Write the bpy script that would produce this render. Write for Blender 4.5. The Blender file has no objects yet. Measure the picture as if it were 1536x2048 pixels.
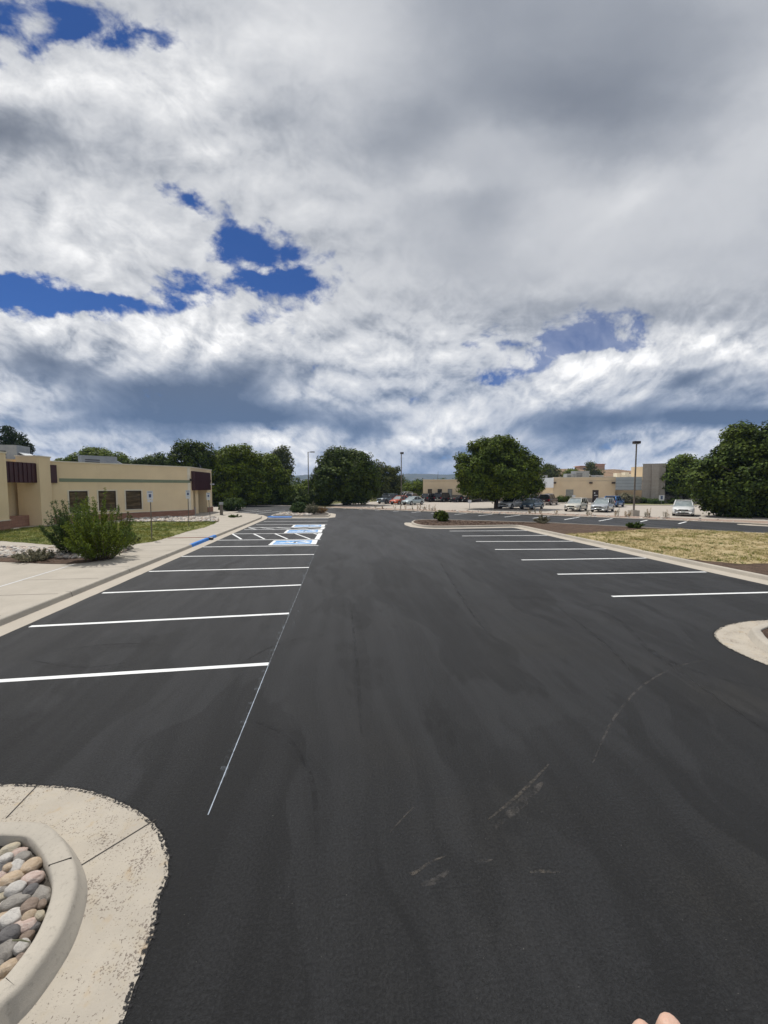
import bpy, bmesh, math, random
import numpy as np
from mathutils import Vector, Matrix
R = math.radians
random.seed(7)
rng = np.random.default_rng(11)

# ------------------------------------------------------------------ camera
F, H, HOR, VPX = 769.0, 3.1, 974.0, 677.0          # focal length (px), eye height (m), horizon row, aisle vanishing column
PT = math.atan((1024 - HOR) / F)                   # camera pitch (down)
TH = math.atan((768 - VPX) / F)                    # camera yaw to the right of the aisle direction (+Y)
sc = bpy.context.scene
cam_d = bpy.data.cameras.new('camera')
cam_d.sensor_fit = 'HORIZONTAL'; cam_d.sensor_width = 36; cam_d.lens = 36 * F / 1536
cam_d.clip_start = 0.02; cam_d.clip_end = 20000
cam = bpy.data.objects.new('camera', cam_d); sc.collection.objects.link(cam)
cam.location = (0, 0, H); cam.rotation_euler = (R(90) - PT, 0, -TH)
sc.camera = cam
sc.view_settings.view_transform = 'Standard'; sc.view_settings.look = 'None'
sc.view_settings.exposure = 0.0; sc.view_settings.gamma = 1.0
sc.view_settings.use_curve_mapping = False
sc.cycles.max_bounces = 6; sc.cycles.transparent_max_bounces = 8; sc.cycles.volume_bounces = 1

def ray(px, py):
    x = (px - 768) / F; y = -(py - 1024) / F
    fz = math.cos(PT) + y * math.sin(PT); up = y * math.cos(PT) - math.sin(PT)
    return (x * math.cos(TH) + fz * math.sin(TH), -x * math.sin(TH) + fz * math.cos(TH), up)
def P(px, py, z=0.0):
    X, Y, u = ray(px, py); t = (z - H) / u
    return (X * t, Y * t, z)
def PD(px, py, d):                                  # point at distance d along the viewing heading
    x = (px - 768) / F; y = -(py - 1024) / F
    fz = math.cos(PT) + y * math.sin(PT); X, Y, u = ray(px, py); t = d / fz
    return (X * t, Y * t, H + u * t)

# ------------------------------------------------------------------ sun
SUN_EL, SUN_AZ = R(64), R(-38)                      # azimuth from +Y towards +X (negative: front left)
sd = bpy.data.lights.new('sun', 'SUN'); sd.energy = 3.6; sd.angle = R(0.6); sd.color = (1, 0.955, 0.89)
sun = bpy.data.objects.new('sun', sd); sc.collection.objects.link(sun)
sdir = Vector((math.sin(SUN_AZ) * math.cos(SUN_EL), math.cos(SUN_AZ) * math.cos(SUN_EL), math.sin(SUN_EL)))
sun.rotation_euler = sdir.to_track_quat('Z', 'Y').to_euler(); sun.location = (0, 0, 60)

# ------------------------------------------------------------------ node expressions
class X:
    """a node socket with arithmetic"""
    nt = None
    def __init__(s, k): s.k = k
    @staticmethod
    def m(op, *a, clamp=False):
        n = X.nt.nodes.new('ShaderNodeMath'); n.operation = op; n.use_clamp = clamp
        for i, v in enumerate(a):
            if isinstance(v, X): X.nt.links.new(v.k, n.inputs[i])
            else: n.inputs[i].default_value = float(v)
        return X(n.outputs[0])
    def __add__(s, o): return X.m('ADD', s, o)
    __radd__ = __add__
    def __sub__(s, o): return X.m('SUBTRACT', s, o)
    def __rsub__(s, o): return X.m('SUBTRACT', o, s)
    def __mul__(s, o): return X.m('MULTIPLY', s, o)
    __rmul__ = __mul__
    def __truediv__(s, o): return X.m('DIVIDE', s, o)
    def __rtruediv__(s, o): return X.m('DIVIDE', o, s)
    def __pow__(s, o): return X.m('POWER', s, o)
def vec(a, b, c=0.0):
    n = X.nt.nodes.new('ShaderNodeCombineXYZ')
    for i, v in enumerate((a, b, c)):
        if isinstance(v, X): X.nt.links.new(v.k, n.inputs[i])
        else: n.inputs[i].default_value = v
    return X(n.outputs[0])
def noise(v, scale, detail=4, rough=0.55, dist=0.0, color=False, dim='3D'):
    n = X.nt.nodes.new('ShaderNodeTexNoise'); n.noise_dimensions = dim
    if v is not None: X.nt.links.new(v.k, n.inputs['Vector'])
    n.inputs['Scale'].default_value = scale; n.inputs['Detail'].default_value = detail
    n.inputs['Roughness'].default_value = rough; n.inputs['Distortion'].default_value = dist
    if color:
        s = X.nt.nodes.new('ShaderNodeSeparateColor'); X.nt.links.new(n.outputs['Color'], s.inputs[0])
        return X(s.outputs[0]), X(s.outputs[1]), X(s.outputs[2])
    return X(n.outputs[0])
def vmad(v, mul, add=(0, 0, 0)):
    n = X.nt.nodes.new('ShaderNodeVectorMath'); n.operation = 'MULTIPLY_ADD'
    X.nt.links.new(v.k, n.inputs[0]); n.inputs[1].default_value = mul; n.inputs[2].default_value = add
    return X(n.outputs[0])
def smooth(v, a, b, lo=0.0, hi=1.0, kind='SMOOTHSTEP'):
    n = X.nt.nodes.new('ShaderNodeMapRange'); n.interpolation_type = kind; n.clamp = True
    X.nt.links.new(v.k, n.inputs[0])
    for i, q in enumerate((a, b, lo, hi)): n.inputs[1 + i].default_value = q
    return X(n.outputs[0])
def sepv(v):
    n = X.nt.nodes.new('ShaderNodeSeparateXYZ'); X.nt.links.new(v.k, n.inputs[0])
    return X(n.outputs[0]), X(n.outputs[1]), X(n.outputs[2])
def mixc(f, a, b, mode='MIX'):
    n = X.nt.nodes.new('ShaderNodeMix'); n.data_type = 'RGBA'; n.blend_type = mode
    for i, v in ((0, f), (6, a), (7, b)):
        if isinstance(v, X): X.nt.links.new(v.k, n.inputs[i])
        elif i == 0: n.inputs[0].default_value = v
        else: n.inputs[i].default_value = (v[0], v[1], v[2], 1)
    return X(n.outputs[2])
def rgb(r, g, b):
    n = X.nt.nodes.new('ShaderNodeCombineColor')
    for i, v in enumerate((r, g, b)):
        if isinstance(v, X): X.nt.links.new(v.k, n.inputs[i])
        else: n.inputs[i].default_value = v
    return X(n.outputs[0])

# ------------------------------------------------------------------ sky
# cloud cover of the real sky, as cover / brightness stations over heading (columns) and elevation (rows)
COLS = [0, 128, 256, 384, 512, 640, 768, 896, 1024, 1152, 1280, 1408, 1536]
SKY = {
 0:   ([.9, 1, 1, 1, 1, 1, 1, 1, 1, 1, 1, 1, 1], [.74, .76, .77, .76, .82, .83, .76, .67, .66, .66, .66, .70, .74]),
 60:  ([.24, .38, .70, .70, 1, 1, 1, 1, 1, 1, 1, 1, 1], [.70, .74, .78, .74, .84, .84, .77, .68, .65, .65, .64, .66, .73]),
 110: ([.48, .20, .22, .52, .95, 1, 1, 1, 1, 1, 1, 1, 1], [.76, .76, .78, .82, .87, .86, .79, .68, .66, .64, .63, .66, .74]),
 150: ([.56, .56, .80, 1, 1, 1, 1, 1, 1, 1, 1, 1, 1], [.80, .82, .86, .88, .80, .83, .77, .68, .65, .63, .62, .67, .76]),
 200: ([1, 1, 1, 1, 1, 1, 1, 1, 1, 1, 1, 1, 1], [.82, .90, .93, .90, .76, .73, .76, .67, .64, .62, .63, .70, .78]),
 300: ([1, 1, 1, 1, 1, 1, 1, 1, 1, 1, 1, 1, 1], [.68, .76, .75, .86, .77, .76, .71, .75, .74, .70, .71, .76, .79]),
 360: ([1, 1, .9, .8, 1, 1, 1, 1, 1, 1, 1, 1, 1], [.72, .80, .78, .77, .79, .78, .74, .74, .76, .75, .78, .78, .78]),
 410: ([.9, .95, .9, .36, .8, 1, 1, 1, 1, 1, 1, 1, 1], [.78, .82, .80, .76, .78, .80, .79, .72, .76, .82, .80, .78, .76]),
 470: ([.8, 1, 1, .9, .26, .85, 1, 1, 1, 1, 1, 1, 1], [.82, .88, .87, .86, .80, .79, .75, .74, .78, .79, .79, .78, .77]),
 530: ([1, 1, 1, .85, .14, .6, 1, 1, 1, 1, 1, 1, 1], [.84, .87, .86, .83, .78, .78, .77, .73, .75, .77, .77, .76, .75]),
 570: ([.14, .5, .95, .42, .2, .45, 1, 1, 1, 1, 1, 1, 1], [.84, .84, .84, .80, .78, .79, .78, .74, .74, .74, .75, .75, .74]),
 605: ([.02, .05, .16, .2, .52, .78, 1, 1, 1, .72, .8, 1, 1], [.84, .84, .84, .80, .82, .82, .79, .75, .72, .66, .72, .73, .72]),
 640: ([.56, .62, .52, .68, .60, .86, 1, .95, .80, .42, .52, .85, 1], [.82, .87, .86, .92, .88, .83, .80, .78, .76, .70, .68, .69, .69]),
 690: ([1, 1, 1, 1, 1, 1, .95, .75, .62, .33, .33, .66, .80], [.80, .82, .84, .92, .87, .81, .80, .80, .80, .76, .80, .92, .88]),
 735: ([1, 1, 1, 1, 1, 1, 1, .85, .50, .92, 1, 1, 1], [.70, .66, .76, .78, .66, .75, .82, .83, .82, .92, .90, .84, .84]),
 790: ([1, 1, 1, 1, 1, 1, 1, 1, 1, 1, 1, 1, 1], [.80, .64, .58, .55, .60, .75, .80, .84, .86, .82, .78, .68, .74]),
 840: ([.9, 1, 1, 1, 1, 1, 1, 1, 1, 1, 1, 1, 1], [.76, .60, .53, .50, .52, .62, .72, .80, .72, .61, .55, .52, .53]),
 880: ([1, 1, 1, 1, 1, 1, 1, 1, 1, 1, 1, 1, 1], [.90, .86, .78, .70, .86, .91, .82, .90, .72, .64, .78, .86, .82]),
 920: ([1, 1, 1, 1, 1, 1, 1, 1, 1, 1, 1, 1, 1], [.88, .86, .84, .82, .85, .90, .78, .70, .72, .80, .85, .85, .83]),
 968: ([1, 1, 1, 1, 1, 1, 1, 1, 1, 1, 1, 1, 1], [.84, .83, .82, .80, .80, .80, .70, .68, .74, .80, .82, .82, .80]),
}
# single clouds and holes within the cover: column, row, half width, half height, tilt, brightness, cover
PUFFS = [(40, 70, 60, 18, -25, 0, -.25), (195, 108, 46, 13, -25, .04, .40), (330, 95, 44, 16, 20, 0, -.40), (80, 135, 46, 14, -20, 0, -.35), (130, 185, 120, 32, -14, .10, 0), (330, 205, 130, 36, -8, .08, 0), (640, 140, 90, 60, 20, .05, 0), (430, 308, 70, 18, -10, .10, 0), (550, 255, 70, 30, 0, -.08, 0), (30, 290, 70, 42, 20, -.12, 0),
         (140, 340, 60, 20, 25, -.07, 0), (60, 375, 70, 20, 20, .07, 0), (250, 505, 160, 46, 8, .05, .1), (390, 415, 46, 14, 25, 0, -.5), (300, 375, 30, 12, 40, 0, -.35), (470, 492, 40, 22, 20, 0, -.5), (560, 565, 50, 20, 5, 0, -.35), (120, 600, 130, 22, 3, 0, -.5), (440, 590, 60, 16, -10, 0, -.25),
         (500, 520, 34, 12, 25, .03, .40), (560, 545, 26, 9, 15, .03, .40), (610, 570, 40, 11, 10, 0, -.40), (640, 600, 26, 8, 0, 0, -.30), (450, 545, 20, 9, 0, .04, .35), (390, 600, 50, 9, -8, .03, .35), (250, 612, 40, 7, 4, .03, .3), (430, 570, 26, 12, 0, .06, .5), (480, 610, 40, 14, 0, .05, .45), (320, 592, 26, 12, 0, .05, .45),
         (60, 662, 90, 18, -4, .10, .2), (215, 720, 90, 22, 18, .14, .1), (395, 672, 120, 22, 4, .13, .2), (290, 655, 60, 16, 0, .10, .1), (90, 720, 70, 26, 10, -.10, 0), (330, 760, 150, 30, 4, -.10, 0), (60, 800, 90, 26, 0, .13, 0), (135, 838, 34, 10, 0, .14, 0), (600, 792, 54, 18, -6, .15, 0), (480, 830, 120, 22, 0, -.06, 0),
         (300, 868, 160, 12, 2, -.05, 0), (560, 880, 50, 12, -8, .10, 0), (690, 690, 90, 40, 0, .04, 0), (700, 660, 60, 14, -20, -.07, 0), (740, 868, 52, 19, 2, -.20, 0), (700, 878, 14, 7, 0, -.14, 0), (790, 850, 22, 14, 0, .10, 0), (915, 848, 36, 12, -10, .16, 0), (960, 860, 26, 12, 0, -.07, 0), (845, 885, 90, 14, 0, .08, 0), (690, 905, 60, 10, 0, .08, 0),
         (1180, 728, 60, 16, -14, .08, .45), (1240, 722, 40, 14, 10, .07, .35), (1310, 700, 60, 22, -35, .09, .5), (1400, 680, 70, 20, -6, .10, .55), (1500, 690, 60, 20, 0, .06, .3), (1130, 690, 36, 14, -10, 0, -.4), (1040, 745, 60, 12, -8, 0, -.45), (920, 695, 30, 8, 0, 0, -.4),
         (1360, 772, 66, 16, -28, -.20, 0), (1490, 748, 50, 12, -10, -.16, 0), (1340, 805, 60, 14, -25, .08, 0), (1080, 790, 60, 22, -30, .09, 0), (1160, 790, 60, 24, 10, .05, 0), (1130, 845, 70, 22, -6, -.10, 0), (1400, 842, 130, 16, -4, -.08, 0), (1260, 868, 50, 10, -5, .13, 0), (1400, 872, 60, 14, -10, .08, 0), (1240, 900, 70, 12, -8, .10, 0),
         (1240, 412, 60, 22, -28, .08, 0), (860, 375, 40, 24, 0, .08, 0), (790, 310, 60, 40, 0, -.05, 0), (950, 440, 60, 40, 0, -.05, 0), (1190, 250, 180, 70, 10, -.05, 0), (1500, 330, 60, 120, 40, .05, 0), (830, 250, 60, 30, 20, -.07, 0), (1030, 630, 60, 26, 20, -.05, 0)]
w = bpy.data.worlds.new('World'); sc.world = w; w.use_nodes = True
nt = w.node_tree; nt.nodes.clear(); X.nt = nt
tc = X(nt.nodes.new('ShaderNodeTexCoord').outputs['Generated'])
dx, dy, dz = sepv(tc)
hb = dx * math.sin(TH) + dy * math.cos(TH); ha = dx * math.cos(TH) - dy * math.sin(TH)
bb = X.m('SQRT', hb * hb + 0.02)
dzp = X.m('MAXIMUM', dz, 0.0)
U0 = ha / bb; V0 = dzp / bb
def billow(v, scale, octs=4):
    """rounded heads with creases between them"""
    out = None; a = 1.0
    for k in range(octs):
        n = X.m('ABSOLUTE', noise(vmad(v, (scale, scale, 1), (3.1 * k, 7.7 * k, 0)), 1.0, 0, dim='2D') * 2.0 - 1.0) * a
        out = n if out is None else out + n
        scale *= 2.15; a *= .56
    return out
# billow coordinates: clouds get smaller towards the horizon; deck coordinates: a level deck seen in perspective
inv = 1.0 / (dzp + 0.30)
deck = vec(ha * inv, hb * inv, 0.0)
VS = V0 * 0.5 + 0.62
cu, cw = U0 / VS, X.m('LOGARITHM', VS, math.e) * 2.5
w1, w2, w3 = noise(vec(cu, cw, 0.0), 2.2, 3, 0.55, color=True, dim='2D')
bil = vec(cu + (w1 - .5) * .16, cw + (w2 - .5) * .12, 0.0)
n1, n2, n3 = noise(deck, 1.6, 3, 0.5, color=True, dim='2D')
f1, f2, f3 = noise(vec(cu + 9.0, cw, 0.0), 6.5, 6, 0.62, color=True, dim='2D')
sc_ = smooth(V0, 0.05, 0.7, 0.35, 1.0)
U = U0 + ((n1 - 0.5) * 0.13 + (f1 - 0.5) * 0.10) * sc_
V = V0 + ((n2 - 0.5) * 0.08 + (f2 - 0.5) * 0.085) * sc_
UMAX = 1.15
tf = smooth(U, -UMAX, UMAX, 0, 1, 'LINEAR')
acc = None; pv = None
def sky_uv(px, py):
    yy = -(py - 1024) / F; fz = math.cos(PT) + yy * math.sin(PT)
    return (px - 768) / F / fz, (yy * math.cos(PT) - math.sin(PT)) / fz
for py in sorted(SKY, reverse=True):                # from the horizon up
    rp = nt.nodes.new('ShaderNodeValToRGB'); cr = rp.color_ramp; cr.interpolation = 'CARDINAL'
    cov, lum = SKY[py]; v = sky_uv(0, py)[1]
    for i, c in enumerate(COLS):
        t = (sky_uv(c, py)[0] + UMAX) / (2 * UMAX)
        e = cr.elements[i] if i < 2 else cr.elements.new(t)
        e.position = t
    for i, c in enumerate(COLS):
        cr.elements[i].color = (lum[i], cov[i], 0, 1)
    nt.links.new(tf.k, rp.inputs[0])
    if acc is None: acc = X(rp.outputs[0])
    else: acc = mixc(smooth(V, pv, v), acc, X(rp.outputs[0]))
    pv = v
s_ = nt.nodes.new('ShaderNodeSeparateColor'); nt.links.new(acc.k, s_.inputs[0])
L = X(s_.outputs[0]); C = X(s_.outputs[1])
for px, py, rx, ry, tilt, dl, dc in PUFFS:
    u_, v_ = sky_uv(px, py); ct, sn = math.cos(R(tilt)), math.sin(R(tilt))
    a_ = U - u_; b_ = v_ - V
    p_ = (a_ * ct + b_ * sn) * (F / rx); q_ = (b_ * ct - a_ * sn) * (F / ry)
    g_ = X.m('EXPONENT', (p_ * p_ + q_ * q_) * -0.7)
    if dl: L = L + g_ * dl
    if dc: C = C + g_ * dc
# billows lit from above
h1 = billow(bil, 3.9, 5); h2 = billow(vmad(bil, (1, 1, 1), (-0.014, 0.044, 0)), 3.9, 5)
relief = h1 - h2
wisps = noise(vec(cu * 0.85 + (w3 - .5) * .30, cw + cu * .12 + (w1 - .5) * .20, 0.0), 5.0, 7, 0.56, dim='2D')
lowz = smooth(V0, 0.56, 0.36)                                        # the cumulus band above the horizon
soft = 1.0 - smooth(U0 + V0 * 0.55 - 0.02, 0.0, 0.55) * (1.0 - lowz) * 0.88   # the high right-hand deck is smooth
L = (L - 0.68) * 1.14 + 0.675
head = X.m('MAXIMUM', L - 0.50, 0.06)
Ld = L + (relief * head * (lowz * .38 + .62) + (wisps - 0.5) * (head * 0.45 + 0.12)) * soft + (n3 - 0.5) * 0.09
Ld = Ld + smooth(C + (h1 - .35) * .4, .95, .45) * 0.04
over = X.m('MAXIMUM', Ld - 0.80, 0.0)
Ld = X.m('MAXIMUM', Ld - over * 0.45, 0.49)
cv = C + ((wisps - 0.5) * 1.25 + (h1 - 0.36) * 0.50 + (f3 - .5) * .7 + (noise(bil, 15.0, 5, .62, dim='2D') - .5) * .75) * (soft * .8 + .2)
alpha = X.m('MAXIMUM', smooth(cv, 0.20, 0.74), smooth(U0, .18, .42) * .32)
lin = Ld ** 2.25
sh = ((1.0 - Ld) ** 1.5) * smooth(V0, 0.07, 0.5, 1.95, 0.75)
cloud = rgb(lin * (1.0 - sh * 0.76), lin * (1.0 - sh * 0.34), lin * (1.0 + sh * 0.46))
sky = nt.nodes.new('ShaderNodeTexSky'); sky.sky_type = 'NISHITA'; sky.sun_disc = False
sky.sun_elevation = SUN_EL; sky.sun_rotation = SUN_AZ; sky.altitude = 2200; sky.air_density = 1.0
sky.dust_density = 0.2; sky.ozone_density = 3.0
bg1 = nt.nodes.new('ShaderNodeBackground'); bg1.inputs[1].default_value = 0.10
nt.links.new(mixc(1.0, X(sky.outputs[0]), (.26, .45, .76), 'MULTIPLY').k, bg1.inputs[0])
bg2 = nt.nodes.new('ShaderNodeBackground'); bg2.inputs[1].default_value = 1.0
nt.links.new(cloud.k, bg2.inputs[0])
ms = nt.nodes.new('ShaderNodeMixShader'); nt.links.new(alpha.k, ms.inputs[0])
nt.links.new(bg1.outputs[0], ms.inputs[1]); nt.links.new(bg2.outputs[0], ms.inputs[2])
wo = nt.nodes.new('ShaderNodeOutputWorld'); nt.links.new(ms.outputs[0], wo.inputs[0])

# ------------------------------------------------------------------ materials
def newmat(name):
    m = bpy.data.materials.new(name); m.use_nodes = True
    X.nt = m.node_tree; b = m.node_tree.nodes['Principled BSDF']
    return m, b
def lk(a, b): X.nt.links.new(a.k, b)
def pos():
    return X(X.nt.nodes.new('ShaderNodeNewGeometry').outputs['Position'])
def island():
    return X(X.nt.nodes.new('ShaderNodeNewGeometry').outputs['Random Per Island'])
def bump(b, h, dist, strength=1.0):
    n = X.nt.nodes.new('ShaderNodeBump'); n.inputs['Strength'].default_value = strength; n.inputs['Distance'].default_value = dist
    lk(h, n.inputs['Height']); X.nt.links.new(n.outputs[0], b.inputs['Normal'])
def pmat(name, c1, c2=None, scale=3.0, rough=0.8, detail=5, bmp=0.0, bscale=40.0, metal=0.0, spec=0.5, coat=0.0, stretch=(1, 1, 1), lo=.35, hi=.65):
    m, b = newmat(name)
    b.inputs['Roughness'].default_value = rough; b.inputs['Metallic'].default_value = metal
    b.inputs['Specular IOR Level'].default_value = spec; b.inputs['Coat Weight'].default_value = coat
    if c2 is None: b.inputs['Base Color'].default_value = (*c1, 1)
    else:
        f = smooth(noise(vmad(pos(), stretch), scale, detail, .6), lo, hi)
        lk(mixc(f, c1, c2), b.inputs['Base Color'])
    if bmp: bump(b, noise(pos(), bscale, 4, .6), bmp)
    return m
M = {}
# -- fresh sealcoated asphalt
m, b = newmat('asphalt'); p = pos(); x_, y_, z_ = sepv(p)
wv1, wv2, wv3 = noise(p, 0.25, 2, .5, color=True)
lane = vec(x_ + (wv1 - .5) * 1.6 + y_ * 0.02, y_ * 0.07, 0.0)          # squeegee passes along the aisle
st = noise(lane, 1.15, 4, .55)
st2 = noise(vec(x_ * 2.6 + (wv2 - .5) * 2.2, y_ * 0.12, 3.0), 1.3, 3, .5)
rx_ = x_ - 11.0; ry_ = y_ - 4.2                                        # passes that swing round the entrance
rad = X.m('SQRT', rx_ * rx_ + ry_ * ry_ * 1.3) + (wv2 - .5) * 0.9
arc = noise(vec(rad, (wv1) * 0.8, 5.0), 1.1, 3, .5)
near = smooth(X.m('SQRT', rx_ * rx_ + ry_ * ry_), 5.0, 10.5, 1, 0)
lanes = st * (1.0 - near) + arc * near
big = noise(p, 0.5, 5, .6); fine = noise(p, 220, 2, .6); mid = noise(p, 28, 4, .65)
crisp = smooth(noise(vec(x_ * 0.9 + (wv1 - .5) * 3.0, y_ * 0.16 + (wv2 - .5) * 1.0, 9.0), 0.8, 5, .55), .50, .535)   # sharp overlap edges of the sealer
grit = noise(p, 48, 3, .8); v = 0.0095 + smooth(lanes, .35, .68) * 0.0085 + smooth(st2, .4, .62) * 0.0045 + (big - .5) * 0.014 + (mid - .5) * 0.014 + (fine - .5) * 0.022 + (grit - .5) * 0.062 - crisp * 0.0080 - smooth(noise(vec(x_ * .7 + 4.0, y_ * .35, 2.0), .8, 4, .6), .54, .57) * .0050
v = X.m('MAXIMUM', v + smooth(y_, 4.0, 24.0) * 0.012 - 0.001, 0.004)  # base colour lightened along the aisle, imitating the sheen of a grazing view
dirt = smooth(noise(p, 0.33, 5, .6), .47, .68) * smooth(x_, -2.5, 2.5) * smooth(y_, 10.5, 4.5) * 0.8
base = rgb(v * (1.0 + dirt * 0.38), v * (1.03 + dirt * 0.26), v * (1.10 + dirt * 0.0))
spk = smooth(noise(p, 62, 1, .5), .77, .80) * smooth(noise(p, 1.4, 2, .5), .45, .6)
base = mixc(spk * 0.55, base, (.30, .29, .26))
lk(base, b.inputs['Base Color']); b.inputs['Specular IOR Level'].default_value = 0.42
lk(smooth(lanes + (mid - .5) * .4, .3, .7, .60, .78), b.inputs['Roughness'])
bump(b, noise(p, 130, 3, .7) + grit * 1.1 + noise(p, 18, 3, .5) * 0.5, 0.010, 1.0)
M['asphalt'] = m
# -- old concrete
def concrete(name, c1, c2, stain=.25, bmp=.002):
    m, b = newmat(name); p = pos()
    a = noise(p, 1.1, 6, .65); q = noise(p, 26, 5, .7); f = noise(p, 240, 2, .6)
    col = mixc(smooth(a, .3, .7), c1, c2)
    col = mixc(smooth(q, .52, .72) * stain, col, tuple(c * .52 for c in c2))
    col = mixc(smooth(f, .62, .74) * .45, col, tuple(c * .45 for c in c2))
    lk(col, b.inputs['Base Color']); b.inputs['Roughness'].default_value = .88; b.inputs['Specular IOR Level'].default_value = .3
    bump(b, q * .6 + f * .5, bmp)
    return m
M['concrete'] = concrete('concrete', (.435, .395, .335), (.385, .35, .295))
M['gutter'] = concrete('gutter_concrete', (.46, .415, .35), (.415, .375, .315))
M['kerb'] = concrete('kerb_concrete', (.46, .42, .355), (.38, .35, .30), .42, .004)
M['slab'] = concrete('lot_concrete', (.40, .36, .31), (.45, .405, .35), .12)
# -- worn apron with tar spatter
m, b = newmat('apron_concrete'); p = pos()
a = noise(p, 2.3, 6, .65); q = noise(p, 42, 5, .7); f = noise(p, 320, 2, .6)
col = mixc(smooth(a, .3, .7), (.475, .43, .36), (.415, .375, .315))
col = mixc(smooth(noise(p, 9, 4, .6), .50, .70) * .35, col, (.44, .375, .27))
sp = smooth(noise(p, 75, 3, .55) + (noise(p, 3.2, 3, .6) - .5) * .55, .60, .645)
col = mixc(sp * .80, col, (.15, .12, .10))
rust = smooth(noise(p, 4.0, 3, .6), .60, .72)
col = mixc(rust * .35, col, (.42, .28, .12))
col = mixc(smooth(f, .60, .72) * .35, col, (.22, .19, .15))
lk(col, b.inputs['Base Color']); b.inputs['Roughness'].default_value = .9; b.inputs['Specular IOR Level'].default_value = .25
bump(b, q * .7 + f * .5 + noise(p, 14, 4, .6) * .6, .006)
M['apron'] = m
M['joint'] = pmat('joint', (.045, .04, .035), rough=.95)
# -- paint
m, b = newmat('white_paint'); p = pos()
wq = noise(p, 60, 4, .7)
lk(mixc(smooth(wq + (noise(p, 5, 3, .6) - .5) * .5, .60, .74) * .6, mixc(smooth(noise(p, 2, 4, .6), .4, .7), (.80, .81, .80), (.70, .71, .71)), (.16, .165, .17)), b.inputs['Base Color']); b.inputs['Roughness'].default_value = .55
bump(b, noise(p, 130, 3, .7), .003)
M['white'] = m
M['blue'] = pmat('blue_paint', (.07, .26, .58), (.12, .34, .66), 8, .55)
M['blue_kerb'] = pmat('blue_kerb_paint', (.02, .165, .56), (.04, .22, .62), 6, .5)
def ghost(name, col, scale, lo, hi, amt):
    m, b = newmat(name); p = pos()
    lk(smooth(noise(p, scale, 5, .7), lo, hi, 0, amt), b.inputs['Alpha'])
    b.inputs['Base Color'].default_value = (*col, 1); b.inputs['Roughness'].default_value = .9
    return m
M['chalk'] = ghost('chalk', (.56, .64, .74), 7, .02, .60, .60)
M['chalk_faint'] = ghost('faint_chalk', (.50, .56, .62), 5, .25, .75, .42)
M['chalkdust'] = ghost('chalk_dust', (.5, .58, .66), 7, .50, .85, .35)
M['scuff'] = ghost('scuff', (.25, .215, .17), 22, .38, .76, .34)
M['scuff2'] = ghost('faint_scuff', (.20, .18, .16), 6, .40, .74, .28)
M['tar_soft'] = ghost('thin_sealer', (.017, .017, .018), 4.0, .30, .80, .14)
M['tar'] = ghost('wet_sealer', (.014, .014, .015), 5.0, .36, .70, .26)
# -- soil, mulch, grass
def ground_mat(name, cols, scale, bmp=.02, bs=14):
    m, b = newmat(name); p = pos()
    a = noise(p, scale, 7, .68); q = noise(p, scale * 9, 4, .7)
    col = mixc(smooth(a, .34, .62), cols[0], cols[1])
    col = mixc(smooth(q, .50, .68), col, cols[2])
    lk(col, b.inputs['Base Color']); b.inputs['Roughness'].default_value = .95; b.inputs['Specular IOR Level'].default_value = .15
    bump(b, noise(p, bs, 6, .7) + noise(p, bs * 5, 3, .6) * .4, bmp)
    return m
M['mulch'] = ground_mat('mulch', ((.125, .085, .062), (.07, .047, .035), (.20, .145, .108)), 2.5, .05, 16)
M['strip'] = ground_mat('gravel_strip', ((.36, .275, .225), (.29, .215, .17), (.46, .37, .31)), 1.6, .04, 10)
M['drygrass'] = ground_mat('dry_turf', ((.50, .40, .235), (.40, .315, .17), (.23, .205, .09)), 1.1, .06, 9)
M['turf'] = ground_mat('green_turf', ((.11, .145, .04), (.19, .19, .065), (.30, .25, .12)), .8, .06, 9)
M['ground'] = ground_mat('far_ground', ((.16, .15, .065), (.10, .11, .04), (.24, .20, .11)), .05, .05, 2)
M['soil'] = ground_mat('dark_soil', ((.05, .045, .03), (.03, .035, .018), (.09, .075, .045)), .8, .06, 6)
M['rockbase'] = ground_mat('rock_bed', ((.10, .088, .075), (.16, .145, .125), (.05, .044, .038)), 4, .05, 20)
def leafmat(name, c, var=.65, trans=.35, hue=(1.25, 1.1, .6)):
    m, b = newmat(name); i = island(); p = pos()
    v = smooth(i, 0, 1, 1 - var, 1 + var, 'LINEAR')
    n = smooth(noise(p, .55, 3, .6), .35, .65)
    k = mixc(n, c, tuple(c[j] * hue[j] for j in range(3)))
    vm = X.nt.nodes.new('ShaderNodeVectorMath'); vm.operation = 'SCALE'
    X.nt.links.new(k.k, vm.inputs[0]); X.nt.links.new(v.k, vm.inputs['Scale'])
    X.nt.links.new(vm.outputs[0], b.inputs['Base Color'])
    b.inputs['Roughness'].default_value = .6; b.inputs['Specular IOR Level'].default_value = .12
    tr = X.nt.nodes.new('ShaderNodeBsdfTranslucent'); X.nt.links.new(vm.outputs[0], tr.inputs[0])
    mx = X.nt.nodes.new('ShaderNodeMixShader'); mx.inputs[0].default_value = trans
    X.nt.links.new(b.outputs[0], mx.inputs[1]); X.nt.links.new(tr.outputs[0], mx.inputs[2])
    X.nt.links.new(mx.outputs[0], X.nt.nodes['Material Output'].inputs[0])
    return m
M['leaf_maple'] = leafmat('maple_leaf', (.080, .120, .016), trans=.14)
M['leaf_dark'] = leafmat('dark_leaf', (.054, .084, .015), trans=.12)
M['leaf_mid'] = leafmat('mid_leaf', (.098, .142, .015), trans=.16)
M['leaf_grey'] = leafmat('grey_green_leaf', (.085, .108, .040), trans=.25)
M['leaf_conifer'] = leafmat('conifer_needle', (.028, .048, .022), trans=.1)
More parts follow.
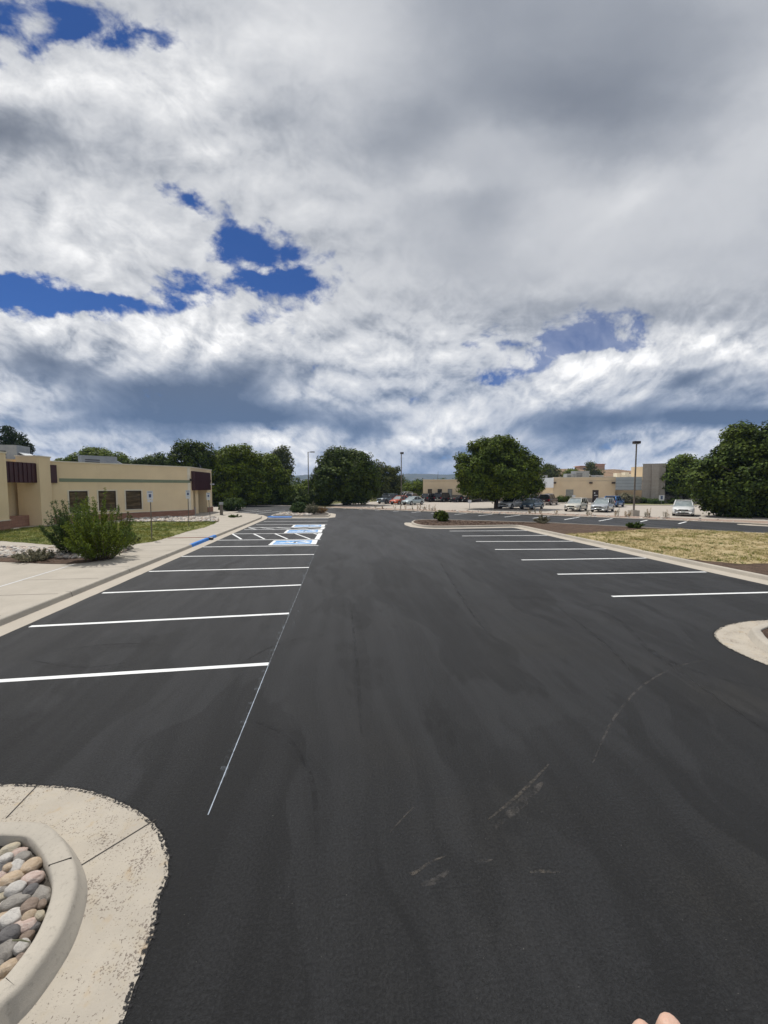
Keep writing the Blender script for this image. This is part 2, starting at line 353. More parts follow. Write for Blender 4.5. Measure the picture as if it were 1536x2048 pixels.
M['leaf_bush'] = leafmat('bush_leaf', (.090, .145, .032), hue=(1.6, 1.25, .55))
M['leaf_bush2'] = leafmat('bush_leaf_dark', (.062, .105, .036))
M['leaf_dry'] = leafmat('dry_stem', (.30, .24, .13), hue=(1.1, .9, .8))
M['leaf_sage'] = leafmat('sage_leaf', (.20, .20, .13), hue=(1.1, 1, 1))
M['blade_dry'] = leafmat('dry_blade', (.48, .385, .215), .4, hue=(.70, .80, .6))
M['blade_green'] = leafmat('green_blade', (.13, .175, .045), .5, hue=(1.7, 1.25, 1.1))
M['bark'] = pmat('bark', (.075, .055, .04), (.04, .03, .022), 9, .95, bmp=.03, bscale=14, stretch=(1, 1, .2))
# -- built things
m, b = newmat('stucco'); p = pos()
col = mixc(smooth(noise(p, .5, 5, .6), .3, .7), (.80, .655, .43), (.74, .60, .39))
col = mixc(smooth(noise(vmad(p, (3, 3, .5)), .8, 5, .6), .55, .75) * .18, col, (.50, .41, .27))
lk(col, b.inputs['Base Color']); b.inputs['Roughness'].default_value = .95; b.inputs['Specular IOR Level'].default_value = .15
bump(b, noise(p, 55, 4, .7), .006); M['stucco'] = m
M['stucco_tan'] = pmat('tan_stucco', (.80, .645, .44), (.75, .60, .41), .6, .95, bmp=.005, bscale=50, spec=.15)
M['stucco_white'] = pmat('white_trim', (.74, .68, .55), (.68, .62, .50), 1.5, .9, spec=.2)
M['green_band'] = pmat('green_band', (.22, .265, .18), (.20, .24, .165), 2, .9)
def bricky(name, c1, c2, mortar, sx, sz):
    m, b = newmat(name); x_, y_, z_ = sepv(pos())
    n = X.nt.nodes.new('ShaderNodeTexBrick'); lk(vec((x_ + y_) * .72, z_, 0.0), n.inputs['Vector'])
    n.inputs['Color1'].default_value = (*c1, 1); n.inputs['Color2'].default_value = (*c2, 1); n.inputs['Mortar'].default_value = (*mortar, 1)
    n.inputs['Scale'].default_value = 1; n.inputs['Brick Width'].default_value = sx; n.inputs['Row Height'].default_value = sz
    n.inputs['Mortar Size'].default_value = .012
    k = mixc(smooth(noise(pos(), 3, 5, .6), .35, .7) * .35, X(n.outputs[0]), tuple(c * .7 for c in c1))
    lk(k, b.inputs['Base Color']); b.inputs['Roughness'].default_value = .9; bump(b, noise(pos(), 40, 4, .6), .008)
    return m
M['brick'] = bricky('red_block', (.30, .155, .105), (.36, .20, .14), (.24, .14, .10), .45, .21)
M['greyblock'] = bricky('grey_block', (.355, .32, .28), (.395, .355, .31), (.335, .30, .26), .42, .21)
M['maroon'] = pmat('maroon_metal', (.040, .010, .014), (.052, .014, .018), 2, .42, spec=.5)
M['bronze'] = pmat('bronze_frame', (.030, .018, .013), rough=.5)
m, b = newmat('window_glass'); p = pos()
lk(mixc(smooth(noise(vmad(p, (1, 1, 5)), .9, 4, .6), .4, .65), (.05, .034, .018), (.14, .10, .055)), b.inputs['Base Color'])
b.inputs['Roughness'].default_value = .06; b.inputs['Specular IOR Level'].default_value = .5; M['glass'] = m
M['glass_pale'] = pmat('blind_glass', (.26, .26, .23), (.32, .32, .28), 3, .15)
M['glass_dark'] = pmat('dark_glass', (.012, .013, .014), (.02, .021, .022), 2, .06)
M['car_glass'] = pmat('car_glass', (.015, .018, .02), rough=.04, spec=.7)
M['windscreen'] = pmat('pale_windscreen', (.30, .34, .34), (.22, .26, .27), 2.5, .06, spec=.9)  # paler glass colour than the other car windows
M['metal_lt'] = pmat('pale_metal_panel', (.74, .76, .77), (.68, .70, .71), 1, .5, metal=.15)
M['metal_bl'] = pmat('blue_grey_panel', (.38, .42, .43), (.35, .385, .40), 1, .5, metal=.15)
M['hvac'] = pmat('galvanised', (.33, .345, .355), (.27, .285, .30), 2, .55, metal=.3)
M['hvac_d'] = pmat('dark_vent', (.05, .055, .06), rough=.7)
M['pole'] = pmat('weathered_pole', (.17, .145, .115), (.12, .105, .085), 2, .7)
M['steel'] = pmat('grey_steel', (.30, .31, .32), rough=.5, metal=.4)
M['rust'] = pmat('rusty_plate', (.19, .085, .055), (.14, .065, .045), 5, .85)
M['signwhite'] = pmat('sign_white', (.60, .62, .64), rough=.5)
M['signblue'] = pmat('sign_blue', (.06, .085, .17), rough=.5)
M['tyre'] = pmat('tyre', (.018, .018, .019), rough=.85)
M['rim'] = pmat('rim', (.42, .43, .44), rough=.35, metal=.7)
M['rimdark'] = pmat('rim_dark', (.10, .10, .105), rough=.4, metal=.5)
M['trim'] = pmat('black_trim', (.016, .016, .017), rough=.6)
M['chrome'] = pmat('chrome', (.55, .56, .57), rough=.2, metal=.9)
M['lens'] = pmat('lamp_lens', (.62, .64, .66), rough=.12)
M['red_lens'] = pmat('tail_lens', (.28, .012, .01), rough=.15)
M['plate'] = pmat('plate', (.62, .64, .60), (.45, .50, .46), 20, .5)
def paint(n, c, metal=.35, rough=.3): return pmat('paint_' + n, c, rough=rough, metal=metal, coat=.6)
M['skin'] = None

# ------------------------------------------------------------------ object helpers
col0 = sc.collection
def link(name, me, mat, parent=None, shift=True):
    o = bpy.data.objects.new(name, me); col0.objects.link(o)
    if mat is not None: me.materials.append(mat)
    if parent is not None:
        o.parent = parent
    return o
def smooth_shade(me): me.polygons.foreach_set('use_smooth', [True] * len(me.polygons))
class MB:
    """collects shapes in world (or local) coordinates and links them as one mesh"""
    def __init__(s): s.v = []; s.f = []
    def add(s, vs, fs):
        k = len(s.v); s.v += [tuple(v) for v in vs]; s.f += [tuple(i + k for i in f) for f in fs]; return s
    def box(s, c, d, rz=0.0, taper=1.0, tilt=None):
        q = []
        for z in (-1, 1):
            k = taper if z > 0 else 1
            for x, y in ((-1, -1), (1, -1), (1, 1), (-1, 1)):
                q.append(Vector((x * d[0] / 2 * k, y * d[1] / 2 * k, z * d[2] / 2)))
        mt = Matrix.Rotation(rz, 3, 'Z')
        if tilt: mt = mt @ Matrix.Rotation(tilt[0], 3, tilt[1])
        return s.add([mt @ a + Vector(c) for a in q], [(3, 2, 1, 0), (4, 5, 6, 7), (0, 1, 5, 4), (1, 2, 6, 5), (2, 3, 7, 6), (3, 0, 4, 7)])
    def prism(s, poly, z0, z1):
        n = len(poly)
        area = sum(poly[i][0] * poly[(i + 1) % n][1] - poly[(i + 1) % n][0] * poly[i][1] for i in range(n))
        if area < 0: poly = poly[::-1]
        vs = [(p[0], p[1], z0) for p in poly] + [(p[0], p[1], z1) for p in poly]
        return s.add(vs, [tuple(range(n))[::-1], tuple(range(n, 2 * n))] + [(i, (i + 1) % n, n + (i + 1) % n, n + i) for i in range(n)])
    def flat(s, poly, z):
        n = len(poly)
        area = sum(poly[i][0] * poly[(i + 1) % n][1] - poly[(i + 1) % n][0] * poly[i][1] for i in range(n))
        if area < 0: poly = poly[::-1]
        return s.add([(p[0], p[1], z) for p in poly], [tuple(range(n))])
    def tube(s, pts, rad, n=8, cap=True):
        pts = [Vector(p) for p in pts]
        if not hasattr(rad, '__len__'): rad = [rad] * len(pts)
        rings = []
        for i, p in enumerate(pts):
            t = (pts[min(i + 1, len(pts) - 1)] - pts[max(i - 1, 0)]).normalized()
            a = t.orthogonal().normalized() if i == 0 else (rings[-1][1] - t * rings[-1][1].dot(t)).normalized()
            bq = t.cross(a)
            rings.append(([p + (a * math.cos(2 * math.pi * k / n) + bq * math.sin(2 * math.pi * k / n)) * rad[i] for k in range(n)], a))
        vs = [v for r in rings for v in r[0]]; fs = []
        for i in range(len(pts) - 1):
            for k in range(n):
                fs.append((i * n + k, i * n + (k + 1) % n, (i + 1) * n + (k + 1) % n, (i + 1) * n + k))
        if cap: fs += [tuple(range(n))[::-1], tuple(range(len(vs) - n, len(vs)))]
        return s.add(vs, fs)
    def quad(s, a, b, c, d): return s.add([a, b, c, d], [(0, 1, 2, 3)])
    def build(s, name, mat, parent=None, smooth=False, world=True):
        off = Vector(parent.location) if (parent is not None and world) else Vector((0, 0, 0))
        if parent is not None and world and parent.parent is not None: off = off + Vector(parent.parent.location)
        me = bpy.data.meshes.new(name)
        me.from_pydata([tuple(Vector(v) - off) for v in s.v], [], s.f); me.update()
        if smooth: smooth_shade(me)
        return link(name, me, mat, parent)
def tag(o, label, cat, group=None):
    o['label'] = label; o['category'] = cat
    if group: o['group'] = group
    return o
def struct(o): o['kind'] = 'structure'; return o
def stuff(o, label=None, cat=None):
    o['kind'] = 'stuff'
    if label: o['label'] = label; o['category'] = cat
    return o
def empty(name, loc, rz=0.0):
    o = bpy.data.objects.new(name, None); col0.objects.link(o); o.location = loc; o.rotation_euler = (0, 0, rz); o.empty_display_size = .3
    return o
def sub(poly, step=.3, jit=0.0, closed=True, seed=0):
    """resample a polyline, with a little raggedness"""
    r = random.Random(seed); out = []; n = len(poly)
    for i in range(n if closed else n - 1):
        a = Vector(poly[i][:2]); b2 = Vector(poly[(i + 1) % n][:2]); k = max(1, int((b2 - a).length / step))
        d = (b2 - a); nn = Vector((-d.y, d.x)); nn = nn.normalized() if nn.length else nn
        for j in range(k):
            q = a.lerp(b2, j / k) + nn * r.uniform(-jit, jit); out.append((q.x, q.y))
    if not closed: out.append((poly[-1][0], poly[-1][1]))
    return out
def curve(pts, k=6, closed=False):
    """Catmull-Rom through points"""
    n = len(pts); out = []
    V2 = [Vector(p[:2]) for p in pts]
    for i in range(n if closed else n - 1):
        g = (lambda j: V2[j % n]) if closed else (lambda j: V2[min(max(j, 0), n - 1)])
        p0, p1, p2, p3 = g(i - 1), g(i), g(i + 1), g(i + 2)
        for j in range(k):
            t = j / k
            q = .5 * ((2 * p1) + (p2 - p0) * t + (2 * p0 - 5 * p1 + 4 * p2 - p3) * t * t + (3 * p1 - p0 - 3 * p2 + p3) * t ** 3)
            out.append((q.x, q.y))
    if not closed: out.append(tuple(V2[-1]))
    return out
def inside(poly, x, y):
    c = False; n = len(poly); j = n - 1
    for i in range(n):
        xi, yi = poly[i][0], poly[i][1]; xj, yj = poly[j][0], poly[j][1]
        if (yi > y) != (yj > y) and x < (xj - xi) * (y - yi) / (yj - yi) + xi: c = not c
        j = i
    return c
def sweep(path, prof, closed=False):
    """sweep a (left offset, z) profile along a 2D path"""
    n = len(path); mb = MB(); rows = []
    for i in range(n):
        a = Vector(path[(i - 1) % n if closed else max(i - 1, 0)][:2]); c = Vector(path[(i + 1) % n if closed else min(i + 1, n - 1)][:2])
        t = (c - a).normalized(); nn = Vector((-t.y, t.x)); p = Vector(path[i][:2])
        rows.append([(p.x + nn.x * o, p.y + nn.y * o, z) for o, z in prof])
    k = len(prof); mb.v = [v for r in rows for v in r]
    for i in range(n if closed else n - 1):
        j = (i + 1) % n
        for q in range(k - 1): mb.f.append((i * k + q, j * k + q, j * k + q + 1, i * k + q + 1))
    if not closed: mb.f += [tuple(range(k)), tuple(range((n - 1) * k, n * k))[::-1]]
    return mb
KERB = [(-.03, -.02), (-.012, .03), (.012, .115), (.022, .135), (.045, .15), (.155, .152), (.165, .145), (.168, -.02)]

# ------------------------------------------------------------------ ground, lots
struct(MB().flat([(-6000, -400), (6000, -400), (6000, 6000), (-6000, 6000)], -.06).build('ground', M['ground']))
far_k = [(75, -8), (50, 13.5), (37.0, 24.6), (33.9, 28.6), (31.3, 30.9), (28.9, 32.9), (26.9, 34.9), (24.6, 36.8), (22.3, 38.7), (18.2, 41.4), (15.6, 43.0), (13.0, 45.1),
         (9.1, 48.2), (4.8, 51.5), (1.5, 54.3), (-2.8, 58.5), (-7.1, 63.2), (-11, 65.0), (-16, 66.0), (-30, 66.5), (-70, 67)]
lot_poly = [(75, -40), *far_k, (-70, -40)]
lot = struct(MB().flat(lot_poly, 0.0).build('parking_lot', M['asphalt']))
slab_poly = [(80, -6), (52, 16.5), (39.0, 27.0), *[(p[0] + 2.6, p[1] + 3.2) for p in far_k[3:16]], (-2, 68), (0, 72), (10, 84), (60, 90), (110, 72), (120, 20)]
struct(MB().flat(slab_poly, .012).build('concrete_lot', M['slab']))

def line(a, b, wd=.105, z=.004, name='stall_line', mat='white', parent=lot):
    a = Vector(a[:2]); b = Vector(b[:2]); t = (b - a).normalized(); n = Vector((-t.y, t.x)) * wd / 2
    k = max(2, int((b - a).length / .5)); L1 = []; L2 = []
    for i in range(k + 1):
        q = a.lerp(b, i / k); j = random.uniform(-.004, .004)
        L1.append(q + n * (1 + j * 8)); L2.append(q - n * (1 - j * 8))
    mb = MB()
    for i in range(k): mb.quad((*L2[i], z), (*L2[i + 1], z), (*L1[i + 1], z), (*L1[i], z))
    return mb.build(name, M[mat], parent)
# left row
TX = -1.17
for px0, py0, px1, py1 in ((0, 1362, 537, 1328), (60, 1253, 578, 1227), (205, 1186, 602, 1170), (298, 1143, 618, 1135), (360, 1113, 628, 1109),
                           (405, 1094, 637, 1091), (433, 1080.5, 641, 1078.6), (465, 1067.8, 645, 1066.6), (488, 1059.4, 648, 1058.2), (497, 1055.3, 651, 1054.6),
                           (512, 1049.6, 654, 1048.6), (528, 1043, 656, 1042.2), (536, 1037.4, 657.5, 1037)):
    a = P(px0, py0); b_ = P(px1, py1)
    if px0 == 0:                                     # runs on beyond the picture to the gutter
        d = Vector(b_) - Vector(a); a = tuple(Vector(a) - d * ((a[0] + 7.0) / d.x))
    line(a, b_, .11 + .0016 * max(0, b_[1] - 8))
for px0, py0, px1, py1 in ((465, 1068, 483, 1078.6), (507, 1067.4, 529, 1078.2), (549, 1067, 575, 1078), (590, 1067, 620, 1078), (628, 1067, 641.5, 1071),
                           (497, 1055.6, 512, 1058.6), (520, 1055.2, 548, 1058.4), (552, 1055, 582, 1058), (585, 1055, 617, 1058), (617, 1055, 650, 1057.8)):
    line(P(px0, py0), P(px1, py1), .12, .0045, 'hatch_line')
line((-1.3, 23.05), (-1.22, 26.0), .28, .005, 'hatch_end_bar'); line((-1.22, 28.6), (-1.18, 29.9), .28, .005, 'hatch_end_bar')
# right row
for px0, py0, px1, py1 in ((1224, 1193, 1560, 1186.6), (1115, 1148.6, 1427, 1145.6), (1043, 1120, 1305, 1117), (990, 1099, 1215, 1099.6), (952, 1083, 1155, 1084),
                           (924, 1072, 1103, 1071.5), (899, 1062.2, 1055, 1062)):
    a = P(px0, py0); b_ = P(px1, py1); line(a, (13.32, a[1] * .35 + b_[1] * .65), .11 + .0018 * max(0, a[1] - 8))
# angled row along the far kerb
tk = [((28.55, 29.22), (31.15, 31.05)), ((25.87, 30.64), (28.93, 32.9)), ((23.58, 32.41), (27.03, 35.05)), ((21.33, 34.19), (24.91, 37.09)), ((19.19, 36.1), (22.79, 39.03)),
      ((17.06, 37.96), (20.6, 40.9)), ((15.01, 39.95), (18.2, 42.6)), ((13.0, 42.09), (15.9, 44.3)), ((10.76, 44.01), (13.7, 46.3)), ((8.82, 46.02), (11.3, 48.3)),
      ((6.89, 48.48), (9.2, 50.4)), ((4.78, 50.52), (7.1, 52.5)), ((2.78, 52.57), (5.0, 54.2)), ((.62, 54.51), (2.8, 56.2)), ((-1.44, 56.03), (.6, 57.4)),
      ((-13.47, 49.99), (-10.58, 54.15)), ((-11.6, 47.53), (-8.67, 52.89)), ((-9.62, 46.42), (-6.67, 51.13))]
for a, b_ in tk:
    dd = (Vector(b_) - Vector(a)); line(a, tuple(Vector(a) + dd * .93), .16)
# accessibility symbols painted on the lot (head towards the kerb)
def isa(x1, y0, y1, x0):
    c = [(x0, y0), (x1, y0), (x1, y1), (x0, y1)]
    base_o = MB().flat(c, .006).build('symbol_field', M['white'], lot)
    w_, h_ = x1 - x0, y1 - y0
    f = lambda u, v: (x1 - .30 - u * (w_ - .48), y0 + .2 + v * (h_ - .4))       # u towards the kerb
    MB().flat([f(0, 0), f(1, 0), f(1, 1), f(0, 1)], .0075).build('symbol_square', M['blue'], base_o)
    mb = MB()
    def bar(a, b2, wd):
        a = Vector(f(*a)); b2 = Vector(f(*b2)); t = (b2 - a).normalized(); n = Vector((-t.y, t.x)) * wd / 2
        mb.quad((*(a + n), .009), (*(a - n), .009), (*(b2 - n), .009), (*(b2 + n), .009))
    def arcq(cx, cy, r, wd, a0, a1, n=18):
        for i in range(n):
            q0 = a0 + (a1 - a0) * i / n; q1 = a0 + (a1 - a0) * (i + 1) / n
            mb.quad(*[(*f(cx + rr * math.sin(q), cy + rr * math.cos(q)), .009) for rr, q in ((r, q0), (r + wd, q0), (r + wd, q1), (r, q1))])
    arcq(.30, .46, .15, .12, R(-215), R(75)); bar((.86, .38), (.42, .40), .26); bar((.66, .40), (.64, .66), .2); bar((.44, .36), (.42, .70), .22)
    bar((.44, .68), (.16, .78), .13); bar((.17, .74), (.20, .90), .12); arcq(.92, .36, 0, .07, 0, 2 * math.pi)
    mb.build('wheelchair_mark', M['white'], base_o)
isa(-1.22, 20.95, 22.75, -3.75); isa(-1.16, 26.4, 28.3, -3.7); isa(-1.10, 30.2, 31.9, -3.65)
# chalk layout line, scuffs and wet sealer on the asphalt
line((-1.25, 3.62), (-1.235, 6.7), .011, .0025, 'chalk_line', 'chalk'); line((-1.235, 6.7), (-1.12, 20.4), .014, .0025, 'chalk_line', 'chalk_faint')
line((-1.27, 4.0), (-1.22, 20.4), .09, .002, 'chalk_dust', 'chalkdust'); line((-1.06, 6.9), (-.98, 12.4), .03, .002, 'chalk_dust', 'chalkdust')
def mark(pxs, wd, mat, z=.003):
    pts = curve([P(*q) for q in pxs], 8); mb = MB(); n = len(pts)
    for i in range(n - 1):
        a = Vector(pts[i]); b2 = Vector(pts[i + 1]); t = (b2 - a).normalized(); nn = Vector((-t.y, t.x))
        w0 = wd * (.25 + .75 * math.sin(math.pi * (i + .0) / (n - 1))); w1 = wd * (.25 + .75 * math.sin(math.pi * (i + 1) / (n - 1)))
        mb.quad((*(a + nn * w0 / 2), z), (*(a - nn * w0 / 2), z), (*(b2 - nn * w1 / 2), z), (*(b2 + nn * w1 / 2), z))
    mb.build('scuff_mark', M[mat], lot)
mark([(1180, 1540), (1210, 1470), (1237, 1424), (1285, 1372), (1350, 1335), (1420, 1318)], .035, 'scuff2')
mark([(975, 1640), (1020, 1605), (1060, 1568), (1100, 1526)], .035, 'scuff'); mark([(990, 1655), (1050, 1600), (1085, 1565)], .09, 'scuff2', .0026)
mark([(816, 1747), (835, 1743), (860, 1725), (892, 1712)], .022, 'scuff'); mark([(818, 1748), (828, 1747), (838, 1740)], .03, 'scuff')
mark([(1060, 1745), (1085, 1743), (1120, 1745)], .03, 'scuff'); mark([(780, 1665), (810, 1632), (830, 1612)], .012, 'scuff'); mark([(840, 1770), (870, 1762), (900, 1740)], .05, 'scuff2')
mark([(935, 1717), (960, 1722), (985, 1720)], .03, 'scuff2'); mark([(1145, 1338), (1152, 1342)], .02, 'scuff')
mark([(1140, 1200), (1230, 1235), (1300, 1300), (1400, 1345), (1536, 1380)], .12, 'tar', .0015)
for q in ([(700, 1200), (714, 1330), (722, 1470)], [(850, 1075), (920, 1190), (975, 1265)],
          [(1110, 1210), (1170, 1255), (1230, 1305), (1262, 1345)], [(1285, 1290), (1390, 1365), (1536, 1465)], [(930, 1193), (1050, 1192), (1130, 1204)], [(455, 1345), (540, 1295), (640, 1265)],
          [(500, 1440), (570, 1470), (615, 1540)], [(600, 1500), (628, 1580), (632, 1700)], [(60, 1320), (170, 1335), (290, 1318)], [(100, 1305), (200, 1290), (320, 1286)], [(380, 1150), (450, 1145), (540, 1150)]):
    mark(q, .06, 'tar', .0015)
    mark([(a_ + 9, b_ + 4) for a_, b_ in q], .30, 'tar_soft', .0012)

# ------------------------------------------------------------------ left pavement, kerb, beds
SW = .145
walk_poly = [(-7.56, -12), (-7.56, 38.5), (-7.9, 40.6), (-8.9, 43.4), (-11, 45.6), (-13.4, 46.6), (-14.6, 50), (-14.0, 55), (-13.2, 57), (-15.5, 59.5), (-40, 60.5), (-60, 60), (-60, -12)]
walk = struct(MB().prism(walk_poly, -.05, SW).build('sidewalk', M['concrete']))
def joint(a, b_, wd=.024, mat='joint', name='joint_groove', par=None, z=SW + .0015): line(a, b_, wd, z, name, mat, par or walk)
for yj in np.arange(6.0, 38, 1.83): joint((-10.02 if yj < 16 else -9.9, yj), (-7.75, yj))
line((-9.9, 5.5), (-10.07, 15.86), .06, SW + .0025, 'joint_sealant', 'signwhite', walk)
for yj in np.arange(6.5, 15.6, 3.05): joint((-24, yj), (-10.15, yj))
for xj in (-13.2, -16.3, -19.4): joint((xj, 4), (xj, 15.8))
gut_l = [(-6.99, -12), (-6.99, 20), (-7.0, 30), (-6.97, 38.6), (-7.3, 40.8), (-8.3, 43.6), (-10.6, 46.0), (-13.3, 47.2)]
g = sweep(sub(gut_l, .35, .008, False, 3), [(-.004, .002), (.0, .008), (.25, -.002 + .008), (.52, -.012 + .016), (.6, .003)])
struct(g.build('gutter', M['gutter']))
kp = [(-7.52, -12), (-7.52, 20.6), (-7.52, 38.6), (-7.85, 40.7), (-8.8, 43.3), (-10.9, 45.4), (-13.4, 46.5)]
def kerb_run(path, name='kerb', mat='kerb', prof=KERB, closed=False): return struct(sweep(path, prof, closed).build(name, M[mat]))
k_main = kerb_run(sub([(-7.52, -12), (-7.52, 20.7)], 1.0, 0, False))
k_far = kerb_run(sub([(-7.52, 24.7), (-7.52, 38.6), (-7.85, 40.7), (-8.8, 43.3), (-10.9, 45.4), (-13.4, 46.5)], .6, 0, False))
for yj in np.arange(8.62, 20, 3.05): sweep([(-7.52, yj), (-7.52, yj + .012)], [(o - .002 if o < .1 else o, z + .0015) for o, z in KERB]).build('kerb_joint', M['joint'], k_main)
# blue painted length either side of the drain chase
kb = struct(sweep([(-7.52, 20.7), (-7.52, 22.2), (-7.52, 23.35)], [(o + (-.003 if o < 0.1 else 0), z + .002) for o, z in KERB]).build('painted_kerb', M['blue_kerb']))
sweep([(-7.52, 23.62), (-7.52, 24.7)], [(o + (-.003 if o < 0.1 else 0), z + .002) for o, z in KERB]).build('painted_length', M['blue_kerb'], kb)
MB().box((-7.44, 23.485, .055), (.16, .27, .11)).build('drain_mouth', M['joint'], kb)
MB().box((-7.44, 23.485, .14), (.17, .27, .02)).build('drain_lintel', M['steel'], kb)
MB().box((-8.68, 23.5, SW + .004), (2.3, .26, .008)).build('drain_cover_plate', M['rust'], walk)
# blue flares of the ramp at the head of the row
rm = struct(sweep([(-7.2, 40.2), (-6.6, 39.75), (-5.6, 39.6), (-4.75, 39.55)], [(-.01, .0), (0, .05), (.04, .115), (.5, .125), (.52, 0)]).build('ramp_kerb', M['blue_kerb']))

# ------------------------------------------------------------------ generic scatter meshes
def mesh_np(name, verts, nper, mat, parent=None, smoothf=False):
    """verts (N,nper,3): N separate polygons"""
    n = len(verts); me = bpy.data.meshes.new(name)
    off = np.array(parent.location if parent is not None else (0, 0, 0))
    vv = (verts.reshape(-1, 3) - off).astype(np.float32)
    me.vertices.add(len(vv)); me.vertices.foreach_set('co', vv.ravel())
    me.loops.add(n * nper); me.loops.foreach_set('vertex_index', np.arange(n * nper, dtype=np.int32))
    me.polygons.add(n); me.polygons.foreach_set('loop_start', np.arange(0, n * nper, nper, dtype=np.int32))
    me.update(calc_edges=True); me.validate()
    return link(name, me, mat, parent)
def unit(n, r=rng):
    v = r.normal(size=(n, 3)); return v / np.linalg.norm(v, axis=1, keepdims=True)
def leaves(cent, nrm, size, aspect=.55, r=rng):
    """diamond leaves, slightly folded tips; returns (N,4,3)"""
    n = len(cent); a = np.cross(nrm, unit(n, r)); a /= np.linalg.norm(a, axis=1, keepdims=True) + 1e-9
    b = np.cross(nrm, a); s = size[:, None] if hasattr(size, '__len__') else size
    return np.stack([cent - a * s, cent + b * s * aspect, cent + a * s - nrm * s * .18, cent - b * s * aspect], 1)
def crown(lobes, clump, per, leaf, dens=1.0, up=.35, seed=0, inner=.25, flat=.8):
    """lobes: (centre xyz, radii xyz). leaves grouped in clumps spread through the lobes"""
    r = np.random.default_rng(seed); out = []
    for c, rad in lobes:
        c = np.array(c, float); rad = np.array(rad, float)
        area = 4 * math.pi * ((rad[0] * rad[1]) ** 1.6 / 3 + (rad[0] * rad[2]) ** 1.6 / 3 + (rad[1] * rad[2]) ** 1.6 / 3) ** (1 / 1.6)
        n = max(4, int(dens * area / (clump * clump * 1.25)))
        d = unit(n, r); fr = r.uniform(.80, 1.04, n) ** 1.0
        k = r.random(n) < inner; fr[k] = r.uniform(.3, .8, k.sum())
        cc = c + d * rad * fr[:, None]
        rc = clump * r.uniform(.55, 1.25, n)
        m = np.maximum(3, (per * (rc / clump) ** 2 * r.uniform(.6, 1.2, n)).astype(int))
        idx = np.repeat(np.arange(n), m)
        dd = unit(len(idx), r); q = cc[idx] + dd * (rc[idx] * r.uniform(.35, 1.05, len(idx)) ** .6)[:, None] * np.array([1, 1, flat])
        nr = dd * .6 + d[idx] * .45 + np.array([0, 0, up]) + unit(len(idx), r) * .65
        nr /= np.linalg.norm(nr, axis=1, keepdims=True)
        out.append(leaves(q, nr, leaf * r.uniform(.65, 1.35, len(idx)), .58, r))
    return np.concatenate(out)
def limb_trunk(base, top, r0, lobes, seed, nl=7, r1=.3):
    r = random.Random(seed); mb = MB(); b = Vector(base); t = Vector(top)
    pts = [b - Vector((0, 0, .1))] + [b.lerp(t, k / 5) + Vector((r.uniform(-.08, .08), r.uniform(-.08, .08), 0)) * (k > 0) for k in range(0, 6)]
    mb.tube(pts, [r0 * 1.35] + [r0 * (1.18 if k == 0 else 1 - .12 * k) for k in range(6)], 10)
    for i in range(nl):
        c, rad = lobes[i % len(lobes)]
        st_ = b.lerp(t, r.uniform(.45, .98)); e = Vector(c) + Vector((r.uniform(-.7, .7) * rad[0], r.uniform(-.7, .7) * rad[1], r.uniform(-.2, .75) * rad[2]))
        md = st_.lerp(e, .5) + Vector((r.uniform(-.3, .3), r.uniform(-.3, .3), r.uniform(.1, .5)))
        mb.tube([st_, md, e], [r0 * .42, r0 * .26, r0 * .06], 6)
    return mb
def tree(name, label, basepx, d, lobes_px, leaf=.2, clump=.9, per=60, mat='leaf_maple', dens=1.0, seed=1, group=None, cat='tree', r0=.28, ztr=None, depth=1.0, base_z=0.0, inner=.25, up=.35, nl=8):
    """lobes_px: (px,py,rx,ry[,dd]) outlines in the photo's pixels at distance d -> real lobes with their own depth"""
    s = d / F; bx, by, bz = PD(basepx[0], basepx[1], d); root = empty(name, (bx, by, base_z)); tag(root, label, cat, group)
    lobes = []
    for q in lobes_px:
        px, py, rx, ry = q[:4]; dd = q[4] if len(q) > 4 else 0.0
        c = PD(px, py, d + dd * s); sh_ = clump * .5; lobes.append((c, (max(.5, rx * s - sh_), max(.5, rx * s * depth - sh_), max(.45, ry * s - sh_ * .85))))
    mesh_np('crown', crown(lobes, clump, per * 1.75, leaf * .72, dens, up, seed, inner), 4, M[mat], root)
    zt = ztr if ztr is not None else sum(l[0][2] for l in lobes) / len(lobes)
    cx = sum(l[0][0] for l in lobes) / len(lobes); cy = sum(l[0][1] for l in lobes) / len(lobes)
    limb_trunk((bx, by, base_z), (bx * .6 + cx * .4, by * .6 + cy * .4, zt), r0, lobes, seed, nl).build('trunk', M['bark'], root, True)
    return root
def pebbles(name, poly, n, smin, smax, mat, z, seed=0, flat=.6, kind='stuff', parent=None):
    """n separate rounded stones in one mesh"""
    r = random.Random(seed); bm = bmesh.new(); bmesh.ops.create_icosphere(bm, subdivisions=1, radius=1)
    bv = [v.co.copy() for v in bm.verts]; bf = [[v.index for v in f.verts] for f in bm.faces]; bm.free()
    xs = [p[0] for p in poly]; ys = [p[1] for p in poly]; mb = MB(); c = 0
    while c < n:
        x = r.uniform(min(xs), max(xs)); y = r.uniform(min(ys), max(ys))
        if not inside(poly, x, y): continue
        c += 1; s = r.uniform(smin, smax); rz = Matrix.Rotation(r.uniform(0, 6.3), 3, 'Z') @ Matrix.Rotation(r.uniform(-.35, .35), 3, 'X')
        sx, sy, sz = s * r.uniform(.8, 1.3), s * r.uniform(.6, .9), s * flat * r.uniform(.7, 1.1)
        mb.add([rz @ Vector((v.x * sx * r.uniform(.88, 1.1), v.y * sy * r.uniform(.88, 1.1), v.z * sz)) + Vector((x, y, z + sz * .35)) for v in bv], bf)
    return mb.build(name, mat, parent, True)
m, b = newmat('river_stone'); i = island()
rp = X.nt.nodes.new('ShaderNodeValToRGB'); X.nt.links.new(i.k, rp.inputs[0]); rp.color_ramp.interpolation = 'CONSTANT'
